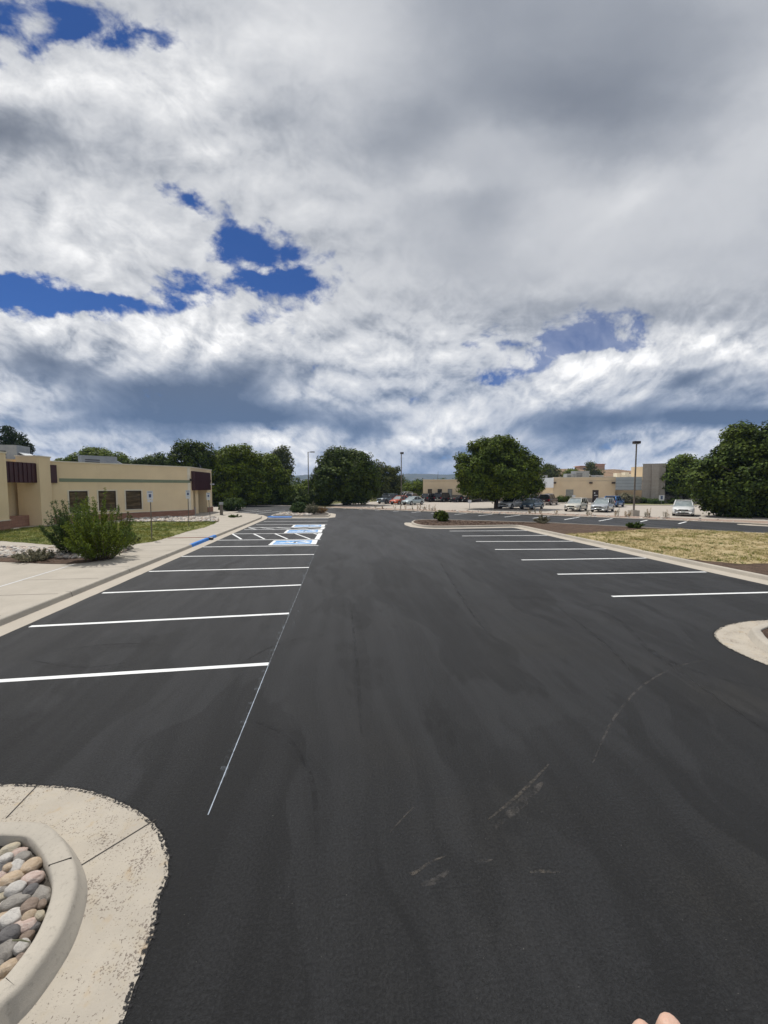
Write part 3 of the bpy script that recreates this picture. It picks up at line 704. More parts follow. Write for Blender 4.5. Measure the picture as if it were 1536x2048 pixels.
for k, (t, c) in enumerate(((0, (.50, .46, .40)), (.22, (.60, .56, .50)), (.42, (.42, .33, .26)), (.58, (.36, .34, .32)), (.74, (.56, .47, .38)), (.9, (.27, .25, .23)))):
    e = rp.color_ramp.elements[k] if k < 2 else rp.color_ramp.elements.new(t); e.position = t; e.color = (*c, 1)
lk(mixc(smooth(noise(pos(), 12, 5, .65), .4, .7) * .4, X(rp.outputs[0]), (.30, .27, .24)), b.inputs['Base Color']); b.inputs['Roughness'].default_value = .75
M['stone'] = m
def grass(name, poly, n, hmin, hmax, wd, mat, z, seed=0, lean=.6, bare=None):
    """upright blades in tufts; one mesh of triangles"""
    r = np.random.default_rng(seed); P2 = np.array([(p[0], p[1]) for p in poly]); lo, hi = P2.min(0), P2.max(0)
    pts = []
    while len(pts) < n:
        q = r.uniform(lo, hi)
        if inside(poly, q[0], q[1]) and (bare is None or r.random() < bare(q[0], q[1])): pts.append(q)
    pts = np.array(pts); k = 7; idx = np.repeat(np.arange(n), k); m_ = len(idx)
    p = np.concatenate([pts[idx] + r.normal(0, .05, (m_, 2)), np.full((m_, 1), z)], 1)
    a = r.uniform(0, 2 * math.pi, m_); side = np.stack([np.cos(a), np.sin(a), 0 * a], 1) * (wd * r.uniform(.6, 1.3, m_))[:, None]
    h = r.uniform(hmin, hmax, m_)[:, None]; ln = np.concatenate([r.normal(0, lean, (m_, 2)), np.ones((m_, 1))], 1)
    tip = p + ln * h
    return mesh_np(name, np.stack([p - side, p + side, tip], 1), 3, mat)

# ------------------------------------------------------------------ beds by the left pavement
zb = SW
lawn_poly = [P(0, 1062, zb), P(60, 1054, zb), P(95, 1053, zb), P(255, 1044, zb), P(330, 1043.5, zb), P(385, 1044, zb), P(434, 1043.6, zb), P(428, 1047.5, zb), P(407, 1055.4, zb), P(371, 1064.5, zb), P(338, 1075, zb),
             P(304, 1084, zb), P(260, 1090, zb), P(100, 1090, zb), P(0, 1082, zb), (-26, 24, zb), (-30, 30, zb)]
lp = sub(lawn_poly, .5, .06, True, 5)
struct(MB().flat(lp, SW + .012).build('lawn', M['turf']))
def lawn_d(x, y):
    return .35 + .65 * (math.sin(x * .9 + 1.3 * math.sin(y * .5)) > -.3)
stuff(grass('grass', lp, 5200, .05, .13, .012, M['blade_green'], SW + .01, 3, .7, lawn_d), 'green and straw coloured grass of the lawn before the beige building', 'grass')
rock_poly = [P(-40, 1092, zb), P(60, 1096.5, zb), P(115, 1099, zb), P(180, 1099, zb), P(268, 1096, zb), P(232, 1110, zb), P(190, 1117, zb), P(100, 1117, zb), P(0, 1116, zb), P(-60, 1116, zb)]
struct(MB().flat(sub(rock_poly, .5, .04, True, 2), SW + .012).build('rock_bed', M['rockbase']))
stuff(pebbles('river_rocks', rock_poly, 900, .07, .16, M['stone'], SW + .02, 4), 'pale river rocks filling the bed by the green bushes', 'rocks')
band = [P(245, 1035.5, zb), P(330, 1034, zb), P(385, 1034.5, zb), P(436, 1035, zb), P(436, 1044, zb), P(385, 1044.5, zb), P(330, 1044, zb), P(250, 1044.5, zb)]
struct(MB().flat(band, SW + .008).build('rock_band', M['rockbase']))
stuff(pebbles('river_rocks', band, 900, .09, .2, M['stone'], SW + .02, 6), 'pale river rocks along the foot of the beige building', 'rocks')
mulch_poly = curve([P(-60, 1115.5, zb), P(0, 1116, zb), P(100, 1116.5, zb), P(190, 1115, zb), P(236, 1108, zb), P(215, 1118, zb), P(185, 1124, zb), P(150, 1127.5, zb), P(100, 1128, zb), P(0, 1124, zb), P(-60, 1121, zb)], 4, True)
struct(MB().flat(mulch_poly, SW + .016).build('mulch_bed', M['mulch']))

# ------------------------------------------------------------------ near left island
top = [P(0, 1644, .15), P(50, 1644, .15), P(90, 1649, .15), P(118, 1674, .15), P(139, 1709, .15), P(149, 1745, .15), P(145, 1786, .15), P(123, 1849, .15), P(90, 1904, .15), P(41, 1967, .15), P(0, 2005, .15)]
ipath = curve([(-6.3, 1.2), (-6.4, 2.6), (-5.9, 3.5), (-5.3, 3.62), (-4.6, 3.66), (-4.0, 3.66), (-3.55, 3.64), (-3.25, 3.61)] + [t[:2] for t in top] + [(-1.98, 2.1), (-2.05, 1.85), (-2.2, 1.45), (-2.4, 1.1), (-3.2, .55), (-5.2, .5)], 6, True)
# walked clockwise: reverse so that the left side is the bed
ipath = ipath[::-1]
ip_base = ipath
ap = [(-6.9, 4.35), (-5.2, 4.36), P(0, 1570), P(60, 1571), P(130, 1574), P(190, 1586), P(240, 1604), P(285, 1630), P(318, 1662), P(335, 1705), P(336, 1750), P(318, 1800), P(308, 1860), P(285, 1930), P(245, 2048), (-1.24, 1.7), (-1.35, .9), (-2.2, -.1), (-5.2, -.2), (-7.1, .3)]
apc = curve(ap, 8, True); apc = sub(apc, .05, .007, True, 9)
struct(MB().flat(apc, .006).build('island_apron', M['apron']))
M['tar_splash'] = ghost('tar_splash', (.014, .014, .015), 40, .47, .56, .96)
struct(sweep(apc, [(-.030, .0072), (.022, .0072)], True).build('tar_edge', M['tar_splash']))
def inset(path, o):
    n = len(path); out = []
    for i in range(n):
        a = Vector(path[i - 1]); c = Vector(path[(i + 1) % n]); t = (c - a).normalized(); out.append((path[i][0] - t.y * o, path[i][1] + t.x * o))
    return out
KERB2 = [(-.075, -.02), (-.072, .006), (-.055, .03), (-.02, .12), (-.008, .143), (.012, .15), (.115, .152), (.13, .143), (.135, .02)]
ik = struct(sweep(ipath, KERB2, True).build('island_kerb', M['kerb'], None, True))
bed = inset(ipath, .13)
struct(MB().flat(bed, .055).build('island_bed', M['rockbase']))
for a, b_ in (((158, 1735), (312, 1640)), ((12, 1638), (75, 1572))): line(P(*a), P(*b_), .014, .0078, 'joint_groove', 'joint', ik)
a = Vector(P(98, 1731, .15)); b2 = Vector(P(142, 1716, .15)); MB().box((a + b2) / 2 + Vector((0, 0, -.006)), ((b2 - a).length * 1.05, .006, .022), math.atan2(b2.y - a.y, b2.x - a.x)).build('kerb_joint', M['joint'], ik)

# cobbles in the near bed: each stone a thing
def stonemat(n, c, c2): 
    m, b = newmat('cobble_' + n); p = X(X.nt.nodes.new('ShaderNodeTexCoord').outputs['Object'])
    f = noise(p, 2.2, 6, .65, .6); g2 = noise(p, 14, 4, .6)
    col = mixc(smooth(f, .35, .68), c, c2); col = mixc(smooth(g2, .56, .72) * .35, col, tuple(q * .5 for q in c))
    lk(col, b.inputs['Base Color']); b.inputs['Roughness'].default_value = .62; bump(b, f + g2 * .35, .02)
    return m
SM = {'white': stonemat('white', (.66, .63, .58), (.52, .49, .45)), 'grey': stonemat('grey', (.34, .315, .28), (.25, .23, .205)), 'tan': stonemat('tan', (.50, .375, .25), (.58, .47, .35)),
      'pink': stonemat('pink', (.55, .40, .34), (.62, .52, .46)), 'brown': stonemat('brown', (.25, .185, .14), (.32, .25, .20)), 'dark': stonemat('dark', (.12, .115, .115), (.18, .17, .165)), 'yellow': stonemat('yellow', (.54, .47, .34), (.46, .42, .33))}
def stone_mesh(seed):
    r = random.Random(seed); bm = bmesh.new(); bmesh.ops.create_icosphere(bm, subdivisions=4, radius=1)
    from mathutils import noise as mn
    o = Vector((r.uniform(0, 99), r.uniform(0, 99), r.uniform(0, 99)))
    for v in bm.verts:
        n = v.co.normalized(); v.co *= 1 + .20 * mn.noise(n * .9 + o) + .07 * mn.noise(n * 2.3 + o) + .02 * mn.noise(n * 6 + o)
        v.co.z = v.co.z if v.co.z < .7 else .7 + (v.co.z - .7) * .5
    me = bpy.data.meshes.new('cobble'); bm.to_mesh(me); bm.free(); smooth_shade(me); return me
meshes = {k: [stone_mesh(hash(k) % 97 + 31 * j) if False else stone_mesh(sum(map(ord, k)) + 31 * j) for j in range(3)] for k in SM}
for k in SM:
    for me in meshes[k]: me.materials.append(SM[k])
STN = [(70, 590, 130, 110, 20, 'yellow', 'pale yellow cobble, chipped, nearest the top of the bed'), (38, 655, 100, 88, 25, 'white', 'bright white rounded cobble near the bed top'), (165, 640, 120, 80, 10, 'grey', 'grey green cobble under the kerb at the bed top'),
       (228, 708, 155, 100, 25, 'tan', 'tan cobble with a brown top touching the kerb'), (115, 715, 112, 100, 30, 'white', 'pale grey cobble left of the tan one'), (60, 712, 70, 90, 50, 'tan', 'narrow sandy cobble on edge between two pale ones'),
       (75, 805, 180, 105, 10, 'tan', 'orange tan long cobble'), (238, 798, 155, 92, 18, 'pink', 'rose pink cobble beside the kerb'), (110, 872, 138, 86, 18, 'white', 'clean white egg shaped cobble'), (15, 930, 100, 62, 0, 'yellow', 'sandy flat cobble at the picture edge'),
       (115, 968, 195, 108, 18, 'grey', 'large grey cobble with veins in mid bed'), (225, 885, 110, 90, 40, 'dark', 'dark slate cobble under the pink one'), (292, 925, 130, 170, 60, 'grey', 'tall banded grey cobble against the kerb'), (80, 1092, 172, 112, 22, 'white', 'big pale grey cobble, smooth'),
       (212, 1066, 92, 62, 35, 'tan', 'small tan cobble near the kerb'), (170, 1146, 182, 104, 14, 'pink', 'large pinkish white cobble near the kerb'), (302, 985, 66, 80, 60, 'brown', 'small brown cobble wedged against the kerb'), (210, 1005, 120, 100, 30, 'brown', 'reddish brown cobble deep in the bed'),
       (45, 1312, 130, 165, 40, 'grey', 'rough grey cobble low in the bed'), (156, 1296, 112, 82, 20, 'white', 'white cobble under a dry twig'), (62, 1450, 125, 105, 40, 'tan', 'buff cobble low beside the kerb'), (25, 1545, 110, 120, 50, 'tan', 'orange buff cobble lowest in view'),
       (288, 1066, 66, 90, 60, 'yellow', 'small straw coloured cobble at the kerb'), (60, 1212, 170, 110, 10, 'dark', 'dark cobble in shade between two pale ones'), (10, 1000, 60, 60, 0, 'white', 'small white cobble at the picture edge'), (20, 880, 80, 50, 10, 'grey', 'flat grey cobble behind the white egg shaped one'), (140, 1390, 80, 70, 30, 'brown', 'small brown cobble below the white one'),
       (190, 1225, 110, 70, 20, 'brown', 'brown cobble above the dry twig'), (0, 790, 80, 80, 0, 'pink', 'pale pink cobble cut by the picture edge')]
cbl = []
for q, (cx, cy, ww, hh, ang, k, lb) in enumerate(STN):
    px, py = cx / 3.657, 1540 + cy / 3.657; zc = .075 + .015 * ((q * 7) % 3); c = Vector(P(px, py, zc)); sc_ = (c - Vector((0, 0, H))).dot(Vector((math.sin(TH) * math.cos(PT), math.cos(TH) * math.cos(PT), -math.sin(PT)))) / F / 3.657
    o = bpy.data.objects.new('cobble', meshes[k][q % 3]); col0.objects.link(o)
    L_, W_ = ww * sc_ / 2 * .93, hh * sc_ / 2 * 1.08
    o.scale = (L_, W_, min(L_, W_) * .85); o.location = c; o.rotation_euler = (R(10 * ((q % 5) - 2)), R(8 * ((q % 3) - 1)), R(ang) - TH)
    tag(o, lb, 'stone', 'cobbles in the near kerbed bed'); cbl.append((c, max(L_, W_)))
r = random.Random(3); tries = 0; fill = 0
while fill < 150 and tries < 9000:
    tries += 1; x = r.uniform(-3.3, -1.95); y = r.uniform(2.2, 3.6)
    if not inside(inset(ipath, .20), x, y): continue
    s = r.uniform(.026, .052)
    if any((c - Vector((x, y, c.z))).length < s * .55 + q * .50 for c, q in cbl): continue
    k = r.choice(['brown', 'grey', 'dark', 'tan', 'white', 'pink']); o = bpy.data.objects.new('cobble', meshes[k][fill % 3]); col0.objects.link(o)
    o.scale = (s * 1.35, s, s * .8); o.location = (x, y, .066); o.rotation_euler = (r.uniform(-.3, .3), r.uniform(-.3, .3), r.uniform(0, 6.3))
    tag(o, {'brown': 'little brown pebble', 'grey': 'little grey pebble', 'dark': 'little dark slate pebble', 'tan': 'little tan pebble', 'white': 'little pale pebble', 'pink': 'little pink pebble'}[k] + ' in the gaps between the cobbles', 'pebble', 'little %s pebbles between the cobbles' % k)
    cbl.append((Vector((x, y, .066)), s)); fill += 1
MB().tube([P(25, 1881, .16), P(42, 1880, .175), P(59, 1884, .165)], [.004, .005, .003], 6).build('twig', M['leaf_sage'])
tag(bpy.data.objects['twig'], 'short pale dry twig lying on the cobbles', 'twig')

# ------------------------------------------------------------------ near right island
bpath = curve([(8.75, 7.0), (8.40, 6.72), (8.12, 6.36), (8.0, 6.0), (8.3, 5.2), (9.4, 4.5), (12, 4.2), (15, 4.4), (15, 6.9), (12, 7.2), (9.8, 7.25)], 6, True)
bap = curve([P(1536, 1240), P(1490, 1243.5), P(1450, 1252), P(1431, 1263), P(1429, 1272), P(1442, 1287), P(1478, 1307), P(1536, 1331), (7.5, 5.0), (8.4, 4.2), (10, 3.7), (16, 3.6), (16, 7.9), (12, 7.8)], 8, True)
struct(MB().flat(sub(bap, .05, .012, True, 8), .006).build('island_apron', M['apron']))
struct(sweep(sub(bap, .05, .01, True, 18), [(-.030, .0072), (.03, .0072)], True).build('tar_edge', M['tar_splash']))
struct(sweep(bpath, KERB2, True).build('island_kerb', M['kerb'], None, True))
struct(MB().flat(inset(bpath, .13), .12).build('island_bed', M['mulch']))

# ------------------------------------------------------------------ planter between the lanes
cpath = curve([(6.25, 32.6), (6.05, 31.2), (6.2, 29.6), (6.9, 28.55), (8.2, 28.25)], 6)[:-1] + [(8.2, 28.25), (10.5, 28.35), (12.8, 28.5)] + curve([(13.2, 28.5), (13.75, 28.15), (13.9, 27.4)], 4) + \
        [(13.9, 25), (13.9, 22), (13.92, 19), (13.95, 16), (14.0, 13), (14.1, 10.5)] + curve([(14.15, 9.6), (14.6, 9.0), (15.6, 8.8), (30, 8.8)], 4)
back = [(38, 8.8), (38, 12.0), (28.2, 20.9), (24.6, 24.0), (22.7, 25.6), (21.0, 27.1), (17.8, 29.9), (14.6, 31.7), (11.5, 33.2), (9.0, 34.3), (7.6, 34.4), (6.7, 33.8)]
ring = cpath + back
struct(sweep(ring, KERB, True).build('planter_kerb', M['kerb']))
gp = [(p[0], p[1]) for p in cpath]
struct(sweep(gp[:-1], [(-.62, .003), (-.60, .008), (-.3, .006), (.0, .012), (.03, .003)]).build('planter_gutter', M['gutter']))
MB().flat([(5.35, 30.9), (5.55, 29.2), (6.2, 28.3), (6.6, 28.6), (6.1, 30.0), (6.0, 31.4), (6.2, 32.8), (5.8, 33.0)], .0075).build('planter_apron', M['gutter']); struct(bpy.data.objects['planter_apron'])
ins = inset(ring, .16)
struct(MB().flat(ins, .125).build('planter_mulch', M['mulch']))
dg = [(14.1, 22.6), P(1148, 1067, .15), P(1185, 1064.8, .15), P(1240, 1061.5, .15), P(1276, 1059, .15), (23.8, 24.55), (28.0, 20.85), (37.7, 11.9), (37.7, 9.1), (20, 9.1), (18.0, 12.6), (16.4, 12.9), (15.2, 13.0), (14.18, 14.4)]
dgs = sub(dg, .4, .10, True, 4)
struct(MB().flat(dgs, .137).build('dry_lawn', M['drygrass']))
def dry_d(x, y): return .25 + .75 * (math.sin(x * 1.1 + 2 * math.sin(y * .7)) * math.sin(y * 1.3 + x * .4) > -.2)
stuff(grass('dry_grass', dgs, 5200, .04, .11, .014, M['blade_dry'], .13, 5, .9, dry_d), 'straw coloured dry grass on the kerbed planter', 'grass')
gr_edge = [q for q in dgs]
stuff(grass('green_grass', dgs, 1700, .05, .12, .014, M['blade_green'], .13, 8, .8, lambda x, y: (.9 if math.sin(y * 1.7 + 1.1 * x) * math.sin(x * 1.9 - .6 * y) > .42 else .10) * (1.0 if x < 17.5 else .6)), 'green grass tufts along the planter kerb', 'grass')
stuff(pebbles('bark_chips', [(6.6, 29), (13.6, 28.8), (17, 29.5), (9, 34), (6.8, 33.5)], 700, .03, .08, M['mulch'], .125, 9, .5), 'loose bark chips over the planter mulch', 'mulch')

# ------------------------------------------------------------------ far kerb strip
strip_in = [(p[0] + 2.7, p[1] + 3.3) for p in far_k[3:16]]
struct(MB().flat(far_k[2:16] + strip_in[::-1] + [(41.0, 27.5)], .03).build('verge', M['strip']))
struct(sweep(sub(far_k[2:20], 1.2, 0, False), [(-.02, .0), (0, .06), (-.03, .11), (-.14, .115), (-.16, 0)][::1]).build('far_kerb', M['gutter']))
jog = curve([(37.2, 22.6), (33.8, 25.9), (32.6, 27.6), (33.2, 28.4)], 6)
struct(MB().prism(jog + [(35, 27.2), (40, 22.8)], -.02, .02).build('far_apron', M['gutter']))
struct(sweep([(37.6, 23.4), (34.6, 26.4), (33.7, 27.7)], [(-.03, 0), (0, .14), (-.15, .15), (-.17, 0)]).build('far_nose_kerb', M['gutter']))
struct(MB().flat([(-70, 67.4), (-30, 67.0), (-16, 66.5), (-11, 65.4), (-6.9, 63.6), (-4.5, 67), (-8, 120), (-80, 130)], .02).build('wooded_ground', M['soil']))

# left end island
e_ring = curve([(-7.0, 41.0), (-5.6, 40.4), (-3.2, 39.9), (-1.4, 39.9), (-.95, 41.2), (-1.0, 44.0), (-1.8, 47.2), (-3.4, 48.8), (-5.2, 48.2), (-6.6, 46.4)], 5, True)
struct(sweep(e_ring, [(o, z * .9) for o, z in KERB], True).build('end_island_kerb', M['gutter']))
struct(MB().flat([(-7.3, 39.6), (-4, 39.0), (-1.0, 38.9), (-.35, 39.6), (-.3, 44.2), (-.9, 46), (-1.6, 42), (-6, 42)], .007).build('end_island_gutter', M['gutter']))
struct(MB().flat(inset(e_ring, .15), .11).build('end_island_bed', M['rockbase']))
stuff(pebbles('river_rocks', [(-6.6, 41.4), (-4.5, 40.7), (-3.0, 40.6), (-2.6, 43), (-4.4, 45.5), (-6.4, 45.2)], 260, .09, .22, M['stone'], .12, 12), 'white river rocks on the end island beside the blue ramp', 'rocks')

# ------------------------------------------------------------------ shrubs and bushes
def bush(name, label, base, lobes, leaf, clump, per, mat, seed, dens=1.0, cat='bush', stems=9, group=None, up=.35, flat=.8):
    root = empty(name, base); tag(root, label, cat, group); b = Vector(base)
    L_ = [((b.x + c[0], b.y + c[1], b.z + c[2]), rr) for c, rr in lobes]
    mesh_np('foliage', crown(L_, clump, per, leaf, dens, up, seed, .35, flat), 4, M[mat], root)
    r = random.Random(seed); mb = MB()
    for i in range(stems):
        c, rr = L_[i % len(L_)]; e = Vector(c) + Vector((r.uniform(-.6, .6) * rr[0], r.uniform(-.6, .6) * rr[1], r.uniform(0, .7) * rr[2]))
        s0 = b + Vector((r.uniform(-.12, .12), r.uniform(-.12, .12), -.05)); mb.tube([s0, s0.lerp(e, .5) + Vector((0, 0, .08)), e], [.022, .015, .005], 5)
    mb.build('stems', M['bark'], root)
    return root
def spray_bush(name, label, base, height, spread, mat, seed, n=70, leaf=.05, cat='bush', lean=(0, 0)):
    """many arching twigs, each carrying rows of narrow leaves: feathery outline"""
    r = np.random.default_rng(seed); root = empty(name, base); tag(root, label, cat); b = np.array(base); allq = []; mb = MB()
    for i in range(n):
        a = r.uniform(0, 2 * math.pi); out = spread * math.sqrt(r.uniform(.02, 1)); hh = height * (1 - .55 * (out / spread) ** 1.6) * r.uniform(.55, 1.18)
        s0 = b + np.array([math.cos(a), math.sin(a), 0]) * out * .25; e = b + np.array([math.cos(a) * out + lean[0] * hh, math.sin(a) * out + lean[1] * hh, hh])
        mid = (s0 + e) / 2 + np.array([math.cos(a) * out * .12, math.sin(a) * out * .12, hh * .12])
        if i % 3 == 0: mb.tube([tuple(s0 - np.array([0, 0, .05])), tuple(mid), tuple(e)], [.014, .009, .003], 4)
        k = int(150 * r.uniform(.7, 1.2)); t = r.uniform(.08, 1, k) ** .8
        p = ((1 - t) ** 2)[:, None] * s0 + (2 * t * (1 - t))[:, None] * mid + (t ** 2)[:, None] * e
        tw = .16 * (1 - .55 * t)[:, None]; dd = unit(k, r); p = p + dd * tw * r.uniform(.1, 1.0, (k, 1))
        p[:, 2] = np.maximum(p[:, 2], b[2] + .04)
        nr = unit(k, r) * .8 + np.array([0, 0, .6]) + np.array([math.cos(a), math.sin(a), 0]) * .3; nr /= np.linalg.norm(nr, axis=1, keepdims=True)
        allq.append(leaves(p, nr, leaf * r.uniform(.6, 1.4, k), .32, r))
    mesh_np('foliage', np.concatenate(allq), 4, M[mat], root); mb.build('stems', M['bark'], root)
    return root
bA = P(146, 1108, SW); spray_bush('bush', 'darker feathery green bush, the rear left of the two tall bushes on the rocks', bA, 2.55, 1.15, 'leaf_bush2', 21, 120, .042)
bB = P(205, 1119, SW); spray_bush('bush', 'big bright green feathery bush beside the sidewalk, before the building windows', bB, 2.6, 1.3, 'leaf_bush', 22, 150, .043, lean=(-.08, .1))
bC = P(248, 1100, SW); spray_bush('bush', 'thin airy grey green bush at the right of the tall bushes', bC, 2.0, .7, 'leaf_grey', 23, 26, .045)
b = P(72, 1121, SW); spray_bush('shrub', 'low brownish shrub on the mulch in front of the river rocks', b, .5, .8, 'leaf_sage', 24, 34, .035, 'shrub')
b = (8.85, 32.7, .13); bush('round_shrub', 'small round clipped dark green shrub on the planter nose', b, [((0, 0, .46), (.50, .50, .46)), ((.15, -.1, .35), (.45, .45, .36))], .07, .2, 46, 'leaf_dark', 31, 1.3, 'shrub')
b = P(1086, 1046, .13); spray_bush('shrub', 'low grey green shrub at the corner of the planter mulch', b, .62, .75, 'leaf_sage', 32, 26, .05, 'shrub')
b = P(1271, 1056, .13); spray_bush('shrub', 'low dark shrub at the back edge of the dry lawn', b, .48, .62, 'leaf_bush2', 33, 26, .05, 'shrub')
b = P(465, 1019, SW); bush('round_shrub', 'wide rounded green shrub by the corner of the beige building', b, [((.2, 0, .7), (1.25, 1.1, .75)), ((-1.0, -.3, .45), (.7, .7, .5))], .09, .3, 50, 'leaf_bush2', 34, 1.2, 'shrub')
b = (-4.55, 44.3, .12); bush('round_shrub', 'dome shaped green shrub on the end island rocks', b, [((0, 0, .55), (.85, .8, .6))], .08, .26, 50, 'leaf_bush2', 35, 1.3, 'shrub')
b = (-2.9, 43.2, .12); spray_bush('ornamental_grass', 'tall straw coloured ornamental grass on the end island', b, 1.25, 1.0, 'leaf_sage', 36, 40, .06, 'grass clump')
b = (-1.9, 44.4, .12); spray_bush('shrub', 'reddish dry shrub at the right end of the end island', b, .8, .8, 'leaf_dry', 37, 30, .05, 'shrub')
b = P(640, 1030, SW); 
b = P(632, 1038.5, SW)
for i, (px, py, hh, k) in enumerate(((470.5, 1034.5, .35, 0),)):
    b = P(px, py, SW); spray_bush('weed', 'low green weed growing at the sidewalk edge by the rock band', b, .3, .7, 'leaf_bush2', 40, 16, .05, 'weed')

# ------------------------------------------------------------------ trees
tree('maple_tree', 'broad round maple standing in the verge between the two lots, cars under it', (993, 1019), 54.5,
     [(1000, 945, 62, 56), (957, 945, 41, 44), (1041, 948, 41, 44), (985, 905, 40, 30), (1022, 910, 36, 28), (955, 978, 32, 20), (1044, 978, 30, 20), (1000, 980, 44, 20), (932, 935, 24, 34), (962, 895, 26, 18), (1068, 945, 22, 36), (1003, 892, 36, 18), (925, 965, 18, 24), (1072, 972, 18, 20)],
     .21, .8, 70, 'leaf_maple', 1.0, 41, r0=.32, base_z=.05)
tree('maple_tree', 'large dark round tree at the far end of the aisle, left of the cars', (690, 1013), 66,
     [(695, 950, 52, 50), (655, 962, 34, 40), (735, 962, 30, 40), (680, 915, 34, 22), (712, 918, 30, 20), (660, 985, 30, 22), (728, 985, 30, 20), (697, 985, 36, 24), (640, 960, 20, 28), (650, 925, 18, 18)],
     .25, .95, 66, 'leaf_dark', 1.0, 42, r0=.4, base_z=.02)
tree('maple_tree', 'huge dark tree leaning in at the right edge, nearly touching the ground', (1495, 1040), 40,
     [(1490, 950, 80, 74), (1540, 930, 80, 90), (1440, 965, 50, 52), (1500, 890, 60, 42), (1550, 990, 70, 44), (1460, 1000, 52, 28), (1422, 935, 26, 32), (1425, 990, 36, 36), (1580, 900, 70, 60), (1520, 1008, 56, 30), (1470, 910, 40, 36), (1404, 962, 24, 30), (1452, 1015, 40, 26), (1485, 870, 40, 24), (1540, 1020, 44, 18, -12)],
     .22, .9, 66, 'leaf_dark', .95, 43, r0=.4, base_z=.05)
tree('maple_tree', 'medium tree before the grey tower, behind the white car', (1366, 1006), 70,
     [(1368, 948, 34, 32), (1345, 958, 24, 26), (1395, 958, 24, 28), (1365, 925, 24, 16), (1385, 928, 22, 16), (1370, 980, 36, 16), (1345, 935, 16, 16)],
     .24, .85, 60, 'leaf_maple', 1.0, 44, r0=.22, base_z=0)
wood = 'trees of the dark grove behind the beige building'
tree('feathery_tree', 'tall feathery tree with thin top shoots above the corner of the beige building', (372, 1010), 62,
     [(368, 925, 30, 32), (395, 930, 28, 40), (350, 915, 14, 22), (378, 895, 24, 14), (355, 893, 12, 14), (395, 893, 16, 12), (410, 908, 20, 24), (345, 950, 18, 20), (400, 970, 30, 36)],
     .22, .75, 34, 'leaf_dark', 1.0, 45, wood, r0=.3, up=.1)
tree('bushy_tree', 'dense bright topped tree in the middle of the dark grove', (470, 1012), 64,
     [(470, 935, 42, 40), (440, 945, 32, 42), (500, 938, 32, 38), (462, 905, 26, 18), (490, 908, 22, 18), (440, 915, 20, 18), (470, 985, 50, 28), (430, 985, 26, 26), (515, 985, 30, 28)],
     .25, .95, 60, 'leaf_mid', 1.0, 46, wood, r0=.35)
tree('bushy_tree', 'dense dark tree at the right end of the grove, beside the lamp post', (545, 1012), 68,
     [(540, 945, 34, 34), (515, 935, 24, 30), (560, 960, 26, 34), (535, 922, 22, 16), (555, 985, 34, 26), (520, 985, 30, 26), (570, 985, 18, 22)],
     .25, .95, 60, 'leaf_mid', 1.0, 47, wood, r0=.35)
tree('cottonwood_tree', 'tall airy tree rising behind the right end of the grove', (566, 1008), 92,
     [(560, 912, 22, 17), (572, 925, 16, 18), (545, 918, 16, 16), (578, 945, 12, 18), (560, 945, 20, 20), (568, 900, 12, 9)], .30, 1.1, 40, 'leaf_grey', .9, 48, r0=.4)
tree('thicket', 'pale green thicket filling the gap behind the first lamp post', (612, 1006), 82,
     [(606, 985, 24, 18), (590, 990, 16, 15), (632, 972, 16, 18), (612, 968, 14, 10), (640, 988, 20, 16), (640, 952, 9, 10)], .28, 1.0, 44, 'leaf_mid', 1.0, 49, r0=.2, cat='trees')
tree('willow_tree', 'pale loose tree right of the large dark round tree', (770, 1004), 88,
     [(775, 955, 24, 30), (760, 940, 16, 22), (790, 965, 18, 28), (750, 955, 18, 30), (770, 985, 30, 18), (800, 955, 9, 16), (795, 940, 10, 10)], .28, 1.0, 46, 'leaf_grey', 1.0, 50, r0=.3)
tree('low_tree', 'low light green tree between the lamp post and the tan building', (822, 1002), 105,
     [(825, 982, 20, 16), (808, 985, 14, 14), (840, 978, 12, 16), (832, 968, 10, 8), (815, 970, 8, 7)], .28, 1.0, 44, 'leaf_mid', 1.0, 51, r0=.2)
tree('spruce_tree', 'dark spruce with drooping tips behind the roof at the far left, the left of two', (12, 960), 48,
     [(8, 900, 26, 18), (14, 875, 18, 16), (12, 860, 9, 9), (-12, 905, 20, 20), (22, 925, 22, 14), (28, 888, 12, 10)], .16, .7, 60, 'leaf_conifer', 1.2, 52, r0=.25, up=-.1)
tree('spruce_tree', 'dark spruce with drooping tips behind the roof at the far left, the right of two', (46, 960), 52,
     [(46, 910, 20, 16), (44, 890, 15, 14), (42, 875, 9, 8), (58, 918, 17, 12), (52, 900, 14, 9), (40, 930, 24, 14)], .16, .7, 60, 'leaf_conifer', 1.2, 53, r0=.25, up=-.1)
tree('round_tree', 'wide rounded tree showing above the middle of the beige roof', (195, 985), 88,
     [(200, 915, 40, 18), (165, 922, 28, 16), (235, 920, 30, 16), (190, 905, 24, 10), (130, 926, 20, 10), (215, 935, 60, 20)], .3, 1.1, 50, 'leaf_mid', 1.0, 54, r0=.4)
tree('bushy_tree', 'green tree above the roof just left of the feathery one', (305, 985), 74,
     [(305, 925, 28, 14), (285, 928, 20, 12), (325, 925, 18, 14), (318, 912, 10, 10), (265, 930, 18, 10), (305, 950, 50, 20)], .26, .95, 50, 'leaf_dark', 1.0, 55, r0=.35)
beh = 'trees behind the tan building'
tree('elm_tree', 'pale olive tree behind the tan roof, next to the round maple', (1100, 985), 120, [(1098, 945, 20, 16), (1085, 950, 12, 14), (1112, 950, 12, 13), (1095, 935, 12, 7)], .34, 1.3, 44, 'leaf_grey', 1.0, 56, beh, r0=.3)
